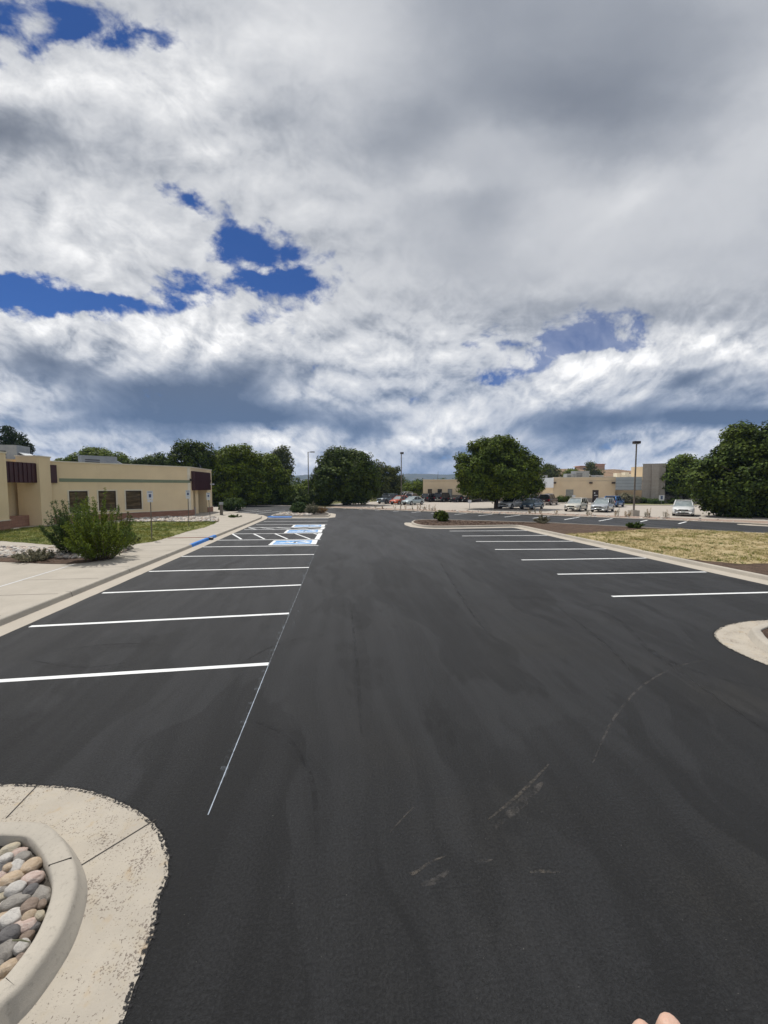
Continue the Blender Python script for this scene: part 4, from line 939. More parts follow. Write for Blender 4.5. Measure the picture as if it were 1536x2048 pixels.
tree('elm_tree', 'small dark tree behind the rooftop units', (1142, 985), 130, [(1142, 945, 15, 10), (1152, 948, 10, 9), (1130, 950, 9, 8)], .34, 1.3, 44, 'leaf_mid', 1.0, 57, beh, r0=.3)
tree('elm_tree', 'leaning grey green tree in front of the house on the hill', (1185, 985), 140, [(1183, 940, 13, 14), (1195, 948, 12, 10), (1175, 950, 10, 10), (1180, 930, 7, 7)], .34, 1.3, 44, 'leaf_grey', 1.0, 58, beh, r0=.3)
# dark undergrowth at the foot of the grove
und = []
for i in range(26):
    q = P(425 + i * 9.0, 1011.5 + (i % 3) * .3); und.append(((q[0], q[1] + 3.5 + (i % 4), .9), (1.7, 1.5, 1.0 + .5 * (i % 3))))
o = mesh_np('undergrowth', crown(und, .6, 40, .17, .9, .3, 60, .3), 4, M['leaf_dark']); stuff(o, 'dark undergrowth at the foot of the grove', 'undergrowth')

# ------------------------------------------------------------------ buildings
def plane_pt(px, py, a, b_):
    """where the view ray meets the vertical plane through a-b: (distance along, z)"""
    X_, Y_, u = ray(px, py); ax, ay = a; dx_, dy_ = b_[0] - a[0], b_[1] - a[1]; ln = math.hypot(dx_, dy_); dx_ /= ln; dy_ /= ln
    det = X_ * (-dy_) - Y_ * (-dx_); t = (ax * (-dy_) - ay * (-dx_)) / det; sx = (X_ * t - ax) * dx_ + (Y_ * t - ay) * dy_
    return sx, H + u * t
def wall(name, mat, parent, a, b_, z0, z1, holes=(), th=.2, out=1):
    """vertical wall with real openings; outward side is right of a->b"""
    a = Vector(a); b_ = Vector(b_); ln = (b_ - a).length; t = (b_ - a) / ln; n = Vector((t.y, -t.x))
    xs = sorted({0.0, ln, *[h for q in holes for h in q[:2]]}); zs = sorted({z0, z1, *[h for q in holes for h in q[2:4]]}); mb = MB()
    pt = lambda s, z, o: (a.x + t.x * s + n.x * o, a.y + t.y * s + n.y * o, z)
    for i in range(len(xs) - 1):
        for j in range(len(zs) - 1):
            cx, cz = (xs[i] + xs[i + 1]) / 2, (zs[j] + zs[j + 1]) / 2
            if any(q[0] < cx < q[1] and q[2] < cz < q[3] for q in holes): continue
            mb.quad(pt(xs[i], zs[j], 0), pt(xs[i + 1], zs[j], 0), pt(xs[i + 1], zs[j + 1], 0), pt(xs[i], zs[j + 1], 0))
    for s0, s1, q0, q1 in [q[:4] for q in holes]:
        mb.quad(pt(s0, q0, 0), pt(s0, q0, -th), pt(s1, q0, -th), pt(s1, q0, 0)); mb.quad(pt(s0, q1, 0), pt(s1, q1, 0), pt(s1, q1, -th), pt(s0, q1, -th))
        mb.quad(pt(s0, q0, 0), pt(s0, q1, 0), pt(s0, q1, -th), pt(s0, q0, -th)); mb.quad(pt(s1, q0, 0), pt(s1, q0, -th), pt(s1, q1, -th), pt(s1, q1, 0))
    mb.quad(pt(0, z1, 0), pt(ln, z1, 0), pt(ln, z1, -.3), pt(0, z1, -.3))
    return mb.build(name, M[mat] if isinstance(mat, str) else mat, parent), pt
def window(parent, pt, s0, s1, z0, z1, glass='glass', frame='bronze', fw=.06, dep=.10, mull=0, name='window'):
    mb = MB()
    def bar(a0, a1, c0, c1):
        p = [pt(a0, c0, -dep), pt(a1, c0, -dep), pt(a1, c1, -dep), pt(a0, c1, -dep)]; q = [pt(a0, c0, -dep + .05), pt(a1, c0, -dep + .05), pt(a1, c1, -dep + .05), pt(a0, c1, -dep + .05)]
        mb.add(p + q, [(4, 5, 6, 7), (0, 1, 5, 4), (1, 2, 6, 5), (2, 3, 7, 6), (3, 0, 4, 7)])
    bar(s0, s1, z0, z0 + fw); bar(s0, s1, z1 - fw, z1); bar(s0, s0 + fw, z0 + fw, z1 - fw); bar(s1 - fw, s1, z0 + fw, z1 - fw)
    for k in range(mull):
        x = s0 + (s1 - s0) * (k + 1) / (mull + 1); bar(x - fw / 2, x + fw / 2, z0 + fw, z1 - fw)
    w_ = empty(name, (0, 0, 0)); w_.parent = parent
    w_.location = Vector(pt(s0, z0, 0)) - Vector(parent.location)
    mb.build('frame', M[frame], w_); MB().quad(pt(s0, z0, -dep + .015), pt(s1, z0, -dep + .015), pt(s1, z1, -dep + .015), pt(s0, z1, -dep + .015)).build('pane', M[glass], w_)
    return w_
def slab_on(parent, name, mat, pt, s0, s1, z0, z1, o0, o1):
    p = [pt(s0, z0, o0), pt(s1, z0, o0), pt(s1, z0, o1), pt(s0, z0, o1)]; q = [(v[0], v[1], z1) for v in p]
    return MB().add(p + q, [(0, 1, 2, 3), (7, 6, 5, 4), (0, 4, 5, 1), (1, 5, 6, 2), (2, 6, 7, 3), (3, 7, 4, 0)]).build(name, M[mat], parent)
def seams(parent, pt, s0, s1, z0, z1, o, n, mat='maroon'):
    mb = MB()
    for k in range(n + 1):
        s = s0 + (s1 - s0) * k / n; p = [pt(s - .02, z0, o), pt(s + .02, z0, o), pt(s + .02, z0, o + .045), pt(s - .02, z0, o + .045)]; q = [(v[0], v[1], z1) for v in p]
        mb.add(p + q, [(7, 6, 5, 4), (0, 1, 2, 3), (0, 4, 5, 1), (1, 5, 6, 2), (2, 6, 7, 3), (3, 7, 4, 0)])
    return mb
def fascia(parent, pt, s0, s1, z0, z1, o, n, ret=.3):
    f_ = slab_on(parent, 'fascia', 'maroon', pt, s0, s1, z0, z1, o - ret, o)
    seams(f_, pt, s0, s1, z0 + .01, z1 - .01, o, n).build('seam', M['maroon'], f_, world=False) if False else None
    sm = seams(parent, pt, s0, s1, z0 + .01, z1 - .01, o, n).build('fascia_seam', M['maroon'], parent)
    return f_
# --- beige building on the left
F0, F1, F2 = (-23.0, 33.37), (-15.2, 41.9), (-15.2, 48.7)
BH = 5.1
bl = empty('office_building', (-18, 38, 0)); tag(bl, 'low beige stucco building with maroon metal fascias and a green band', 'building')
hl = []
for x0, x1, y0, y1 in ((139, 175, 981, 1012), (197.5, 231.5, 982, 1010.5), (252, 282.5, 982, 1010)):
    s0, za = plane_pt(x0, y1, F0, F1); s1, zc = plane_pt(x1, y0, F0, F1); hl.append((s0, s1, 1.05, 2.76))
_, pf = wall('wall', 'stucco', bl, F0, F1, 0, BH, hl)
for q in hl:
    window(bl, pf, *q)
    for z0_, z1_ in ((q[2] - .10, q[2]), (q[3], q[3] + .10)): slab_on(bl, 'window_trim', 'stucco_white', pf, q[0] - .1, q[1] + .1, z0_, z1_, 0, .035)
    for a0, a1 in ((q[0] - .1, q[0]), (q[1], q[1] + .1)): slab_on(bl, 'window_trim', 'stucco_white', pf, a0, a1, q[2], q[3], 0, .035)
lnF = math.hypot(F1[0] - F0[0], F1[1] - F0[1])
slab_on(bl, 'green_band', 'green_band', pf, .9, lnF + .03, 3.52, 3.80, 0, .03)
slab_on(bl, 'coping', 'stucco_white', pf, -.3, lnF + .06, BH, BH + .09, -.35, .06)
slab_on(bl, 'brick_base', 'brick', pf, .2, lnF + .10, 0, .74, 0, .10)
slab_on(bl, 'base_cap', 'stucco_white', pf, .2, lnF + .12, .74, .80, 0, .12)
slab_on(bl, 'wall_joint', 'stucco_tan', pf, lnF * .67, lnF * .67 + .015, .8, BH, 0, .004)
slab_on(bl, 'corner_trim', 'stucco_white', pf, lnF - .28, lnF + .025, .8, BH - .02, 0, .025)
# end wall with entrance
e_h = [(.75, 5.0, 0, 2.75)]
_, pe = wall('wall', 'stucco', bl, F1, F2, 0, BH, e_h, 1.2)
fascia(bl, pe, .35, 5.35, 2.75, 4.75, .30, 14, .30)
slab_on(bl, 'coping', 'stucco_white', pe, -.06, 6.86, BH, BH + .09, -.35, .06)
slab_on(bl, 'brick_base', 'brick', pe, -.02, .75, 0, .74, 0, .10); slab_on(bl, 'brick_base', 'brick', pe, 5.0, 6.8, 0, .74, 0, .10)
slab_on(bl, 'base_cap', 'stucco_white', pe, 5.0, 6.82, .74, .80, 0, .12)
slab_on(bl, 'entrance_wall', 'stucco', pe, 2.6, 3.5, 0, 2.75, -1.2, -.45)
def glazing(s0, s1, o, par, pt, n):
    mb = MB(); gl = MB()
    for k in range(n + 1):
        x = s0 + (s1 - s0) * k / n; p = [pt(x - .03, 0.02, o), pt(x + .03, .02, o), pt(x + .03, .02, o + .05), pt(x - .03, .02, o + .05)]; q = [(v[0], v[1], 2.7) for v in p]
        mb.add(p + q, [(7, 6, 5, 4), (0, 4, 5, 1), (1, 5, 6, 2), (2, 6, 7, 3), (3, 7, 4, 0)])
    gl.quad(pt(s0, 0, o), pt(s1, 0, o), pt(s1, 2.75, o), pt(s0, 2.75, o)); d_ = gl.build('entrance_glazing', M['glass_dark'], par); mb.build('glazing_frame', M['bronze'], par)
glazing(.75, 2.6, -.7, bl, pe, 3); glazing(3.5, 5.0, -1.0, bl, pe, 2)
slab_on(bl, 'pilaster', 'greyblock', pe, .75, 1.05, 0, .95, -.35, .12)
slab_on(bl, 'entrance_slab', 'concrete', pe, .3, 6.2, .0, SW + .02, .1, 3.2)
for s, o in ((-.12, .06), (5.75, .1)): slab_on(bl, 'wall_lamp', 'bronze', pe, s, s + .18, 3.7, 3.95, .0, .22)
slab_on(bl, 'security_camera', 'signwhite', pe, 5.2, 5.35, 3.35, 3.5, .33, .75)
# entry block with the big fascia
PT1, PT2 = (-22.95, 28.6), (-22.85, 33.0)
def pier(parent, x0, x1, y0, y1, h, name='pier', cap=True):
    MB().prism([(x0, y0), (x1, y0), (x1, y1), (x0, y1)], 0, h).build(name, M['stucco'], parent)
    if cap: MB().prism([(x0 - .05, y0 - .05), (x1 + .05, y0 - .05), (x1 + .05, y1 + .05), (x0 - .05, y1 + .05)], h, h + .09).build('coping', M['stucco_white'], parent)
pier(bl, -30, -22.8, 26.5, 29.62, 5.42); pier(bl, -24.2, -22.62, 32.3, 33.5, 5.40)
MB().prism([(-30, 26.4), (-22.72, 26.4), (-22.72, 29.55), (-30, 29.55)], 0, .78).build('brick_base', M['brick'], bl)
MB().prism([(-30, 26.36), (-22.68, 26.36), (-22.68, 29.6), (-30, 29.6)], .78, .84).build('base_cap', M['stucco_white'], bl)
en0, en1 = (-23.15, 29.35), (-22.95, 32.3)
pen = lambda s, z, o: (en0[0] + (en1[0] - en0[0]) * s / 2.957 + o * .998, en0[1] + (en1[1] - en0[1]) * s / 2.957 - o * .067, z)
fascia(bl, pen, .02, 2.93, 3.42, 4.90, .12, 8, .8)
MB().prism([(-30, 29.4), (-25.0, 29.4), (-24.3, 33.6), (-30, 36)], 0, 5.2).build('entry_wall', M['stucco'], bl)
MB().prism([(-25.0, 30.2), (-24.35, 30.2), (-24.35, 30.7), (-25.0, 30.7)], .0, 3.4).build('pilaster', M['stucco_white'], bl)
MB().prism([(-24.15, 29.9), (-23.5, 30.2), (-23.5, 33.3), (-24.0, 33.3)], 0, .95).build('planter_wall', M['brick'], bl)
MB().prism([(-24.9, 29.42), (-24.2, 29.42), (-24.2, 29.48), (-24.9, 29.48)], .1, 2.6).build('door', M['bronze'], bl)
MB().prism([(-22.95, 33.1), (-22.35, 33.75), (-22.9, 34.3), (-23.4, 33.6)], 3.42, 4.85).build('fascia_return', M['maroon'], bl)
MB().prism([(-45, 26.6), (-30.5, 26.6), (-25.2, 31.9), (-15.75, 42.2), (-15.75, 48.4), (-19, 55), (-45, 55)], 4.6, 4.7).build('roof', M['hvac'], bl)
wall('wall', 'stucco', bl, F2, (-30, 50.5), 0, BH)
# --- rooftop units
def hvac(label, c, d, rz, hood=True, group=None):
    root = empty('rooftop_unit', (c[0], c[1], c[2]), 0); tag(root, label, 'rooftop unit', group)
    MB().box((c[0], c[1], c[2] + d[2] / 2), d, rz).build('cabinet', M['hvac'], root)
    mb = MB(); mt = Matrix.Rotation(rz, 3, 'Z')
    for k in range(5): mb.box(Vector((c[0], c[1], c[2] + d[2] * (.2 + .13 * k))) + mt @ Vector((-d[0] * .2, -d[1] / 2 - .012, 0)), (d[0] * .4, .02, d[2] * .06), rz)
    mb.build('louvre', M['hvac_d'], root)
    if hood:
        q = Vector((c[0], c[1], c[2] + d[2] * .62)) + mt @ Vector((d[0] / 2 + .28, 0, 0)); MB().box(q, (.6, d[1] * .8, .06), rz, tilt=(.55, 'Y')).build('hood', M['metal_lt'], root)
        MB().box(Vector((c[0], c[1], c[2] + d[2] * .4)) + mt @ Vector((d[0] / 2 + .02, 0, 0)), (.05, d[1] * .7, d[2] * .4), rz).build('intake', M['hvac_d'], root)
    MB().box((c[0], c[1], c[2] + .06), (d[0] + .1, d[1] + .1, .12), rz).build('curb_frame', M['hvac_d'], root)
    return root
q = PD(27, 922, 34); hvac('grey rooftop unit with a white hood at the left end of the beige roof', (q[0], q[1], 4.7), (1.6, 1.7, 2.0), .1)
q = PD(196, 926, 40); hvac('long grey rooftop unit with a slanted intake in the middle of the beige roof', (q[0], q[1], 4.7), (3.0, 1.7, 1.55), R(40))
q = PD(9, 905, 35); MB().tube([(q[0], q[1], 4.7), (q[0], q[1], 6.5)], .22, 10).build('exhaust_stack', M['hvac']); tag(bpy.data.objects['exhaust_stack'], 'pale round exhaust stack at the left end of the beige roof', 'vent')

# --- tan building on the right
br = empty('office_building', (40, 70, 0)); tag(br, 'long tan building with blue grey metal panels and a grey block tower', 'building')
def at(px, d): 
    q = PD(px, 974, d); return (q[0], q[1])
A0, A1 = at(846, 82), at(948, 80); B0, B1 = at(1106, 80), at(1231, 76)
# wing A (left)
def holes_px(a, b_, lst): 
    o = []
    for x0, x1, y0, y1 in lst:
        s0, z0_ = plane_pt(x0, y1, a, b_); s1, z1_ = plane_pt(x1, y0, a, b_); o.append((s0, s1, max(.02, z0_), z1_))
    return o
hA = holes_px(A0, A1, [(855.5, 864, 978, 989), (875, 884, 978, 989), (895.5, 904.5, 978, 992)])
HA = 4.6
_, pa = wall('wall', 'stucco_tan', br, A0, A1, 0, HA, hA)
for i, q in enumerate(hA): window(br, pa, *q, glass=('glass', 'glass_dark', 'glass_pale')[i], fw=.08)
lA = math.hypot(A1[0] - A0[0], A1[1] - A0[1]); slab_on(br, 'coping', 'stucco_white', pa, -.1, lA, HA, HA + .12, -.3, .06); slab_on(br, 'block_base', 'greyblock', pa, -.05, lA, 0, 1.05, 0, .08)
wall('wall', 'stucco_tan', br, at(852, 105), A0, 0, HA)
A2 = at(1082, 86); wall('wall', 'metal_lt', br, A1, A2, 2.9, HA + .2); 
_, pw = wall('wall', 'stucco_tan', br, at(1000, 88), at(1108, 86), 0, 2.9)
# white canopy panel left of wing B
W0, W1 = at(1078, 84), at(1107, 79); _, pw = wall('metal_panel', 'metal_lt', br, W0, W1, 2.95, 5.0)
_, pw2 = wall('wall', 'stucco_tan', br, at(1076, 86), at(1107, 81), 0, 2.95)
lw = 3.6; window(br, pw2, .6, 2.4, .5, 2.6, 'glass', fw=.1); window(br, pw2, 3.4, 5.2, .5, 2.6, 'glass', fw=.1)
HB = 5.0
hB = holes_px(B0, B1, [(1131.5, 1147, 979, 997)]); sd0, _z = plane_pt(1185, 980, B0, B1); sd1, zdt = plane_pt(1197.5, 980, B0, B1); hB.append((sd0, sd1, .0, zdt))
_, pb = wall('wall', 'stucco_tan', br, B0, B1, 0, HB, hB)
window(br, pb, *hB[0], glass='glass_pale', frame='steel', fw=.08)
slab_on(br, 'door', 'bronze', pb, sd0, sd1, 0, zdt, -.12, -.06); slab_on(br, 'door_notice', 'signwhite', pb, sd0 + .3, sd0 + .52, 1.75, 2.05, -.06, -.05); slab_on(br, 'door_notice', 'signwhite', pb, sd0 + .35, sd0 + .95, 1.35, 1.5, -.06, -.05)
lB = math.hypot(B1[0] - B0[0], B1[1] - B0[1])
slab_on(br, 'coping', 'stucco_white', pb, -.1, lB, HB, HB + .12, -.3, .08); slab_on(br, 'block_base', 'greyblock', pb, 0, lB, 0, .85, 0, .06) if False else None
for a0, a1 in ((0, sd0 - .05), (sd1 + .05, lB)): slab_on(br, 'block_base', 'greyblock', pb, a0, a1, 0, .85, 0, .07)
slab_on(br, 'pilaster', 'stucco_tan', pb, -.02, 1.3, .85, HB - .01, 0, .18)
for px in (1109, 1181.5, 1226.5):
    s, z = plane_pt(px, 966, B0, B1); slab_on(br, 'wall_lamp', 'bronze', pb, s - .28, s + .28, z - .12, z + .18, .0 if px > 1120 else .18, .45)
# metal panel + windows between wing B and tower
C0, C1 = at(1231, 74.5), at(1283.5, 72); _, pc = wall('metal_panel', 'metal_bl', br, C0, C1, 2.55, 5.0); lC = math.hypot(C1[0] - C0[0], C1[1] - C0[1])
mbs = MB()
for k in range(1, 4): 
    z = 2.55 + k * .61; p = [pc(0, z, 0), pc(lC, z, 0), pc(lC, z, .01), pc(0, z, .01)]; mbs.add(p + [(v[0], v[1], z + .03) for v in p], [(0, 1, 2, 3), (7, 6, 5, 4), (2, 6, 7, 3), (0, 4, 5, 1)])
mbs.build('panel_joint', M['hvac_d'], br)
_, pc2 = wall('wall', 'stucco_tan', br, at(1229, 77), at(1286, 74.5), 0, 2.55)
for k in range(3): window(br, pc2, .35 + k * 1.85, .35 + (k + 1) * 1.85, .4, 2.5, 'glass', fw=.12)
slab_on(br, 'soffit', 'hvac_d', pc, 0, lC, 2.50, 2.56, -2.4, 0)
# upper block and tower
T0, T1, T2 = at(1284, 71.5), at(1330, 70), at(1334, 80)
HT = 7.3
_, pt_ = wall('tower_wall', 'greyblock', br, T0, T1, 0, HT); wall('tower_wall', 'greyblock', br, at(1284, 84), T0, 0, HT); wall('tower_wall', 'greyblock', br, T1, T2, 0, HT)
lT = math.hypot(T1[0] - T0[0], T1[1] - T0[1]); slab_on(br, 'coping', 'hvac', pt_, -.05, lT + .05, HT, HT + .08, -.3, .05)
slab_on(br, 'tower_fin', 'greyblock', pt_, lT * .40, lT * .72, 0, HT - .06, 0, .35)
_, pu = wall('upper_wall', 'stucco_tan', br, at(1261, 80), at(1284, 78), 4.6, 7.2); wall('upper_wall', 'stucco_tan', br, at(1263, 95), at(1261, 80), 4.6, 7.2)
_, pr = wall('metal_panel', 'metal_lt', br, at(1322, 72.6), at(1420, 72), 4.2, 7.3); slab_on(br, 'canopy', 'hvac_d', pr, 0, 9, 4.05, 4.2, -2, .4)
_, pr2 = wall('wall', 'glass_dark', br, at(1330, 75), at(1424, 74), .9, 4.1); wall('wall', 'greyblock', br, at(1330, 74.8), at(1424, 73.8), 0, .9)
MB().prism([A0, A1, A2, B0, B1, at(1284, 76), at(1420, 74), at(1420, 110), at(852, 112)], 4.3, 4.4).build('roof', M['stucco_white'], br)
rt = 'rooftop units of the tan building'
for px, d, dim, lb, hd in ((1139, 88, (2.0, 1.6, 1.7), 'small grey rooftop unit beside the tall one on the tan roof', False), (1160, 88, (3.2, 2.0, 2.3), 'tall grey rooftop unit with a slanted duct on the tan roof', True),
                       (1195, 87, (1.9, 1.6, 1.35), 'pale square rooftop unit right of centre on the tan roof', False), (1089, 88, (1.0, 1.0, 1.35), 'little pale rooftop vent near the maple on the tan roof', False)):
    q = PD(px, 950, d); hvac(lb, (q[0], q[1], 4.4), dim, -TH, hd, rt)
q = PD(1250, 950, 98); root = empty('roof_tank', (q[0], q[1], 4.4)); tag(root, 'white lumpy rooftop cluster beside the upper tan block', 'rooftop unit')
for k, (o_, h_) in enumerate(((-2.2, 2.2), (-1.2, 1.7), (0, 2.4), (1.0, 1.8), (2.2, 2.0))): MB().box((q[0] + o_, q[1], 4.4 + h_ / 2), (1.05, 1.2, h_), .1).build('housing', M['stucco_white'], root)
# paved apron + hedges before the tan building
struct(MB().prism([at(1105, 77), at(1280, 70.5), at(1440, 69), at(1440, 62.5), at(1245, 64.5), at(1110, 72)], 0, .10).build('sidewalk', M['concrete']))
struct(MB().flat([at(1240, 70.5), at(1420, 69), at(1420, 64.5), at(1240, 66)], .112).build('lawn', M['turf']))
q = at(1127, 75); bush('round_shrub', 'dark clipped shrub by the pale window of the tan building', (q[0], q[1], .05), [((0, 0, .6), (1.3, .9, .62)), ((1.2, .2, .5), (.9, .7, .5))], .14, .4, 44, 'leaf_dark', 61, 1.2, 'shrub')
for i, (px, lb, mt_, h_) in enumerate(((1252, 'silvery grey shrub under the blue grey panel', 'leaf_sage', 1.7), (1268, 'second silvery shrub, against the grey block tower', 'leaf_sage', 1.3), (1285, 'low dark green shrub at the foot of the tower', 'leaf_bush2', .9), (1310, 'low green shrub at the tower corner', 'leaf_bush2', .8), (1352, 'dark hedge shrub under the dark windows by the medium tree', 'leaf_dark', 1.0))):
    q = at(px, 70 if i < 3 else 68.5); bush('shrub', lb, (q[0], q[1], .1), [((0, 0, h_ * .5), (1.2, .9, h_ * .55)), ((.9, .1, h_ * .4), (.8, .7, h_ * .42))], .13, .36, 36, mt_, 62 + i, 1.0, 'shrub')

# ------------------------------------------------------------------ lamps, signs
def lamp(name, label, base, h, kind, group='parking lot lamps'):
    root = empty(name, base); tag(root, label, 'street lamp', group); b = Vector(base)
    z0 = 0.0
    if kind == 'twin':
        MB().prism([(b.x - .38, b.y - .38), (b.x + .38, b.y - .38), (b.x + .38, b.y + .38), (b.x - .38, b.y + .38)], -.05, .62).build('footing', M['concrete'], root); z0 = .62
        MB().box((b.x, b.y, z0 + .02), (.36, .36, .04), .2).build('base_plate', M['pole'], root)
    MB().tube([(b.x, b.y, z0 - .02), (b.x, b.y, h)], [.09, .065], 8).build('pole', M['pole'], root)
    rx = Vector((math.cos(TH), -math.sin(TH), 0))
    if kind == 'arm':
        MB().tube([b + Vector((0, 0, h - .05)), b + rx * .5 + Vector((0, 0, h + .02))], .04, 6).build('arm', M['pole'], root); hd = root
        MB().box(b + rx * .75 + Vector((0, 0, h)), (.75, .3, .13), -TH).build('lamp_head', M['bronze'], root); MB().box(b + rx * .75 + Vector((0, 0, h - .075)), (.5, .2, .02), -TH).build('lens', M['lens'], root)
    elif kind == 'box':
        MB().box(b + rx * .1 + Vector((0, 0, h + .1)), (.55, .45, .28), -TH).build('lamp_head', M['bronze'], root); MB().box(b + rx * .1 + Vector((0, 0, h - .05)), (.4, .32, .02), -TH).build('lens', M['lens'], root)
    else:
        for s in (-1, 1):
            MB().box(b + rx * .17 * s + Vector((0, 0, h + .02)), (.30, .42, .25), -TH).build('lamp_head', M['bronze'], root); MB().box(b + rx * .17 * s + Vector((0, 0, h - .15)), (.28, .4, .02), -TH).build('lens', M['lens'], root)
    return root
q = PD(617, 974, 66); lamp('street_lamp', 'dark lamp post with one side arm, left of the large round tree', (q[0], q[1], 0), 9.05, 'arm')
q = PD(802.5, 974, 63); lamp('street_lamp', 'pale lamp post with a small box head behind the parked cars', (q[0], q[1], 0), 8.5, 'box')
q = P(1269.5, 1032, 0); q = PD(1269.5, 974, 41); lamp('street_lamp', 'lamp post with two heads on a concrete footing in the verge', (q[0], q[1], .03), 7.75, 'twin')
def acc_sign(label, base, h, ang=0.0, post='pole', panel=(.30, .46), group='accessible parking signs', tilt=0.0, sym=True):
    root = empty('parking_sign', base); tag(root, label, 'sign', group); b = Vector(base)
    MB().tube([b - Vector((0, 0, .1)), b + Vector((tilt, 0, h))], .028, 6).build('post', M[post], root)
    rx = Vector((math.cos(ang), math.sin(ang), 0)); n = Vector((math.sin(ang), -math.cos(ang), 0)); c = b + Vector((tilt, 0, h - panel[1] / 2 + .02)) + n * .04
    pl = MB().box(c, (panel[0], .012, panel[1]), ang).build('panel', M['signwhite'], root)
    if sym: 
        MB().box(c + n * .009 + Vector((0, 0, -.04)), (panel[0] * .40, .004, panel[0] * .62), ang).build('symbol', M['signblue'], root)
        MB().box(c + n * .009 + Vector((0, 0, panel[1] * .36)), (panel[0] * .7, .004, .035), ang).build('lettering_band', M['signblue'], root)
        MB().box(c + Vector((0, 0, -panel[1] / 2 - .09)), (panel[0] * .9, .012, .14), ang).build('lower_plate', M['signwhite'], root)
    return root
acc_sign('nearest accessible parking sign, on a dark post at the sidewalk edge of the lawn', P(304, 1080, SW), 2.72, -TH + .25)
acc_sign('middle accessible parking sign, before the right corner of the beige building', P(378, 1054, SW), 2.70, -TH + .5)
acc_sign('farthest accessible parking sign, leaning post before the building entrance', P(421, 1043, SW), 2.45, -TH + .5, tilt=-.12)
q = P(939, 1020.5, .03); acc_sign('small square sign on a thin post in the far verge, left of the maple', q, 1.35, -TH, 'steel', (.45, .42), None, sym=False)
q = at(1324, 67); s_ = acc_sign('small white and blue sign standing before the grey tower', (q[0], q[1], .1), 1.55, -TH, 'steel', (.95, .75), None)
q = at(1148, 73); acc_sign('small pale sign by the clipped shrub of the tan building', (q[0], q[1], .05), 1.5, -TH, 'steel', (.6, .4), None, sym=False)
b = P(443, 1030, SW); root = empty('bollard_light', b); tag(root, 'short square brown pedestal with a pale cap by the entrance walk', 'pedestal')
MB().box((b[0], b[1], SW + .55), (.26, .26, 1.1)).build('post', M['pole'], root); MB().box((b[0], b[1], SW + 1.22), (.34, .34, .26)).build('cap', M['hvac'], root)
q = PD(873, 974, 150); root = empty('antenna_mast', (q[0], q[1], 0)); tag(root, 'thin leaning lattice mast far behind the tan building', 'mast')
MB().tube([(q[0], q[1], 0), (q[0] + .6, q[1], 9.2)], [.16, .04], 5).build('mast', M['pole'], root)
# dry weeds along the verge
wr = random.Random(5)
for i, px in enumerate((826, 834, 842, 848, 853, 858, 864, 870, 789, 801, 812, 1113, 1176, 1181, 1231, 1238, 1251, 1258, 1291, 1295, 1300, 1331, 1337, 1060, 1072, 1082, 765, 752)):
    # along the verge line at this column
    best = None
    for k in range(3, 15):
        a = Vector(far_k[k]) + Vector((1.7, 2.0)); c = Vector(far_k[k + 1]) + Vector((1.7, 2.0))
        X_, Y_, u = ray(px, 990); den = X_ * (c.y - a.y) - Y_ * (c.x - a.x)
        if abs(den) < 1e-6: continue
        s = (Y_ * a.x - X_ * a.y) / den
        if 0 <= s <= 1: best = a.lerp(c, s)
    if best is None: continue
    hh = wr.uniform(.65, 1.15) if px > 1100 else wr.uniform(.6, .95)
    spray_bush('dry_weed', 'thin dry brown weed stalk among the others on the far verge', (best.x, best.y, .03), hh, .26, 'leaf_dry' if i % 3 else 'leaf_sage', 200 + i, 4, .024, 'weed')['group'] = 'dry weeds along the far verge'
o = pebbles('verge_rocks', far_k[3:15] + strip_in[::-1][1:], 240, .06, .2, M['stone'], .03, 15); stuff(o, 'scattered pale rocks on the gravel verge', 'rocks')

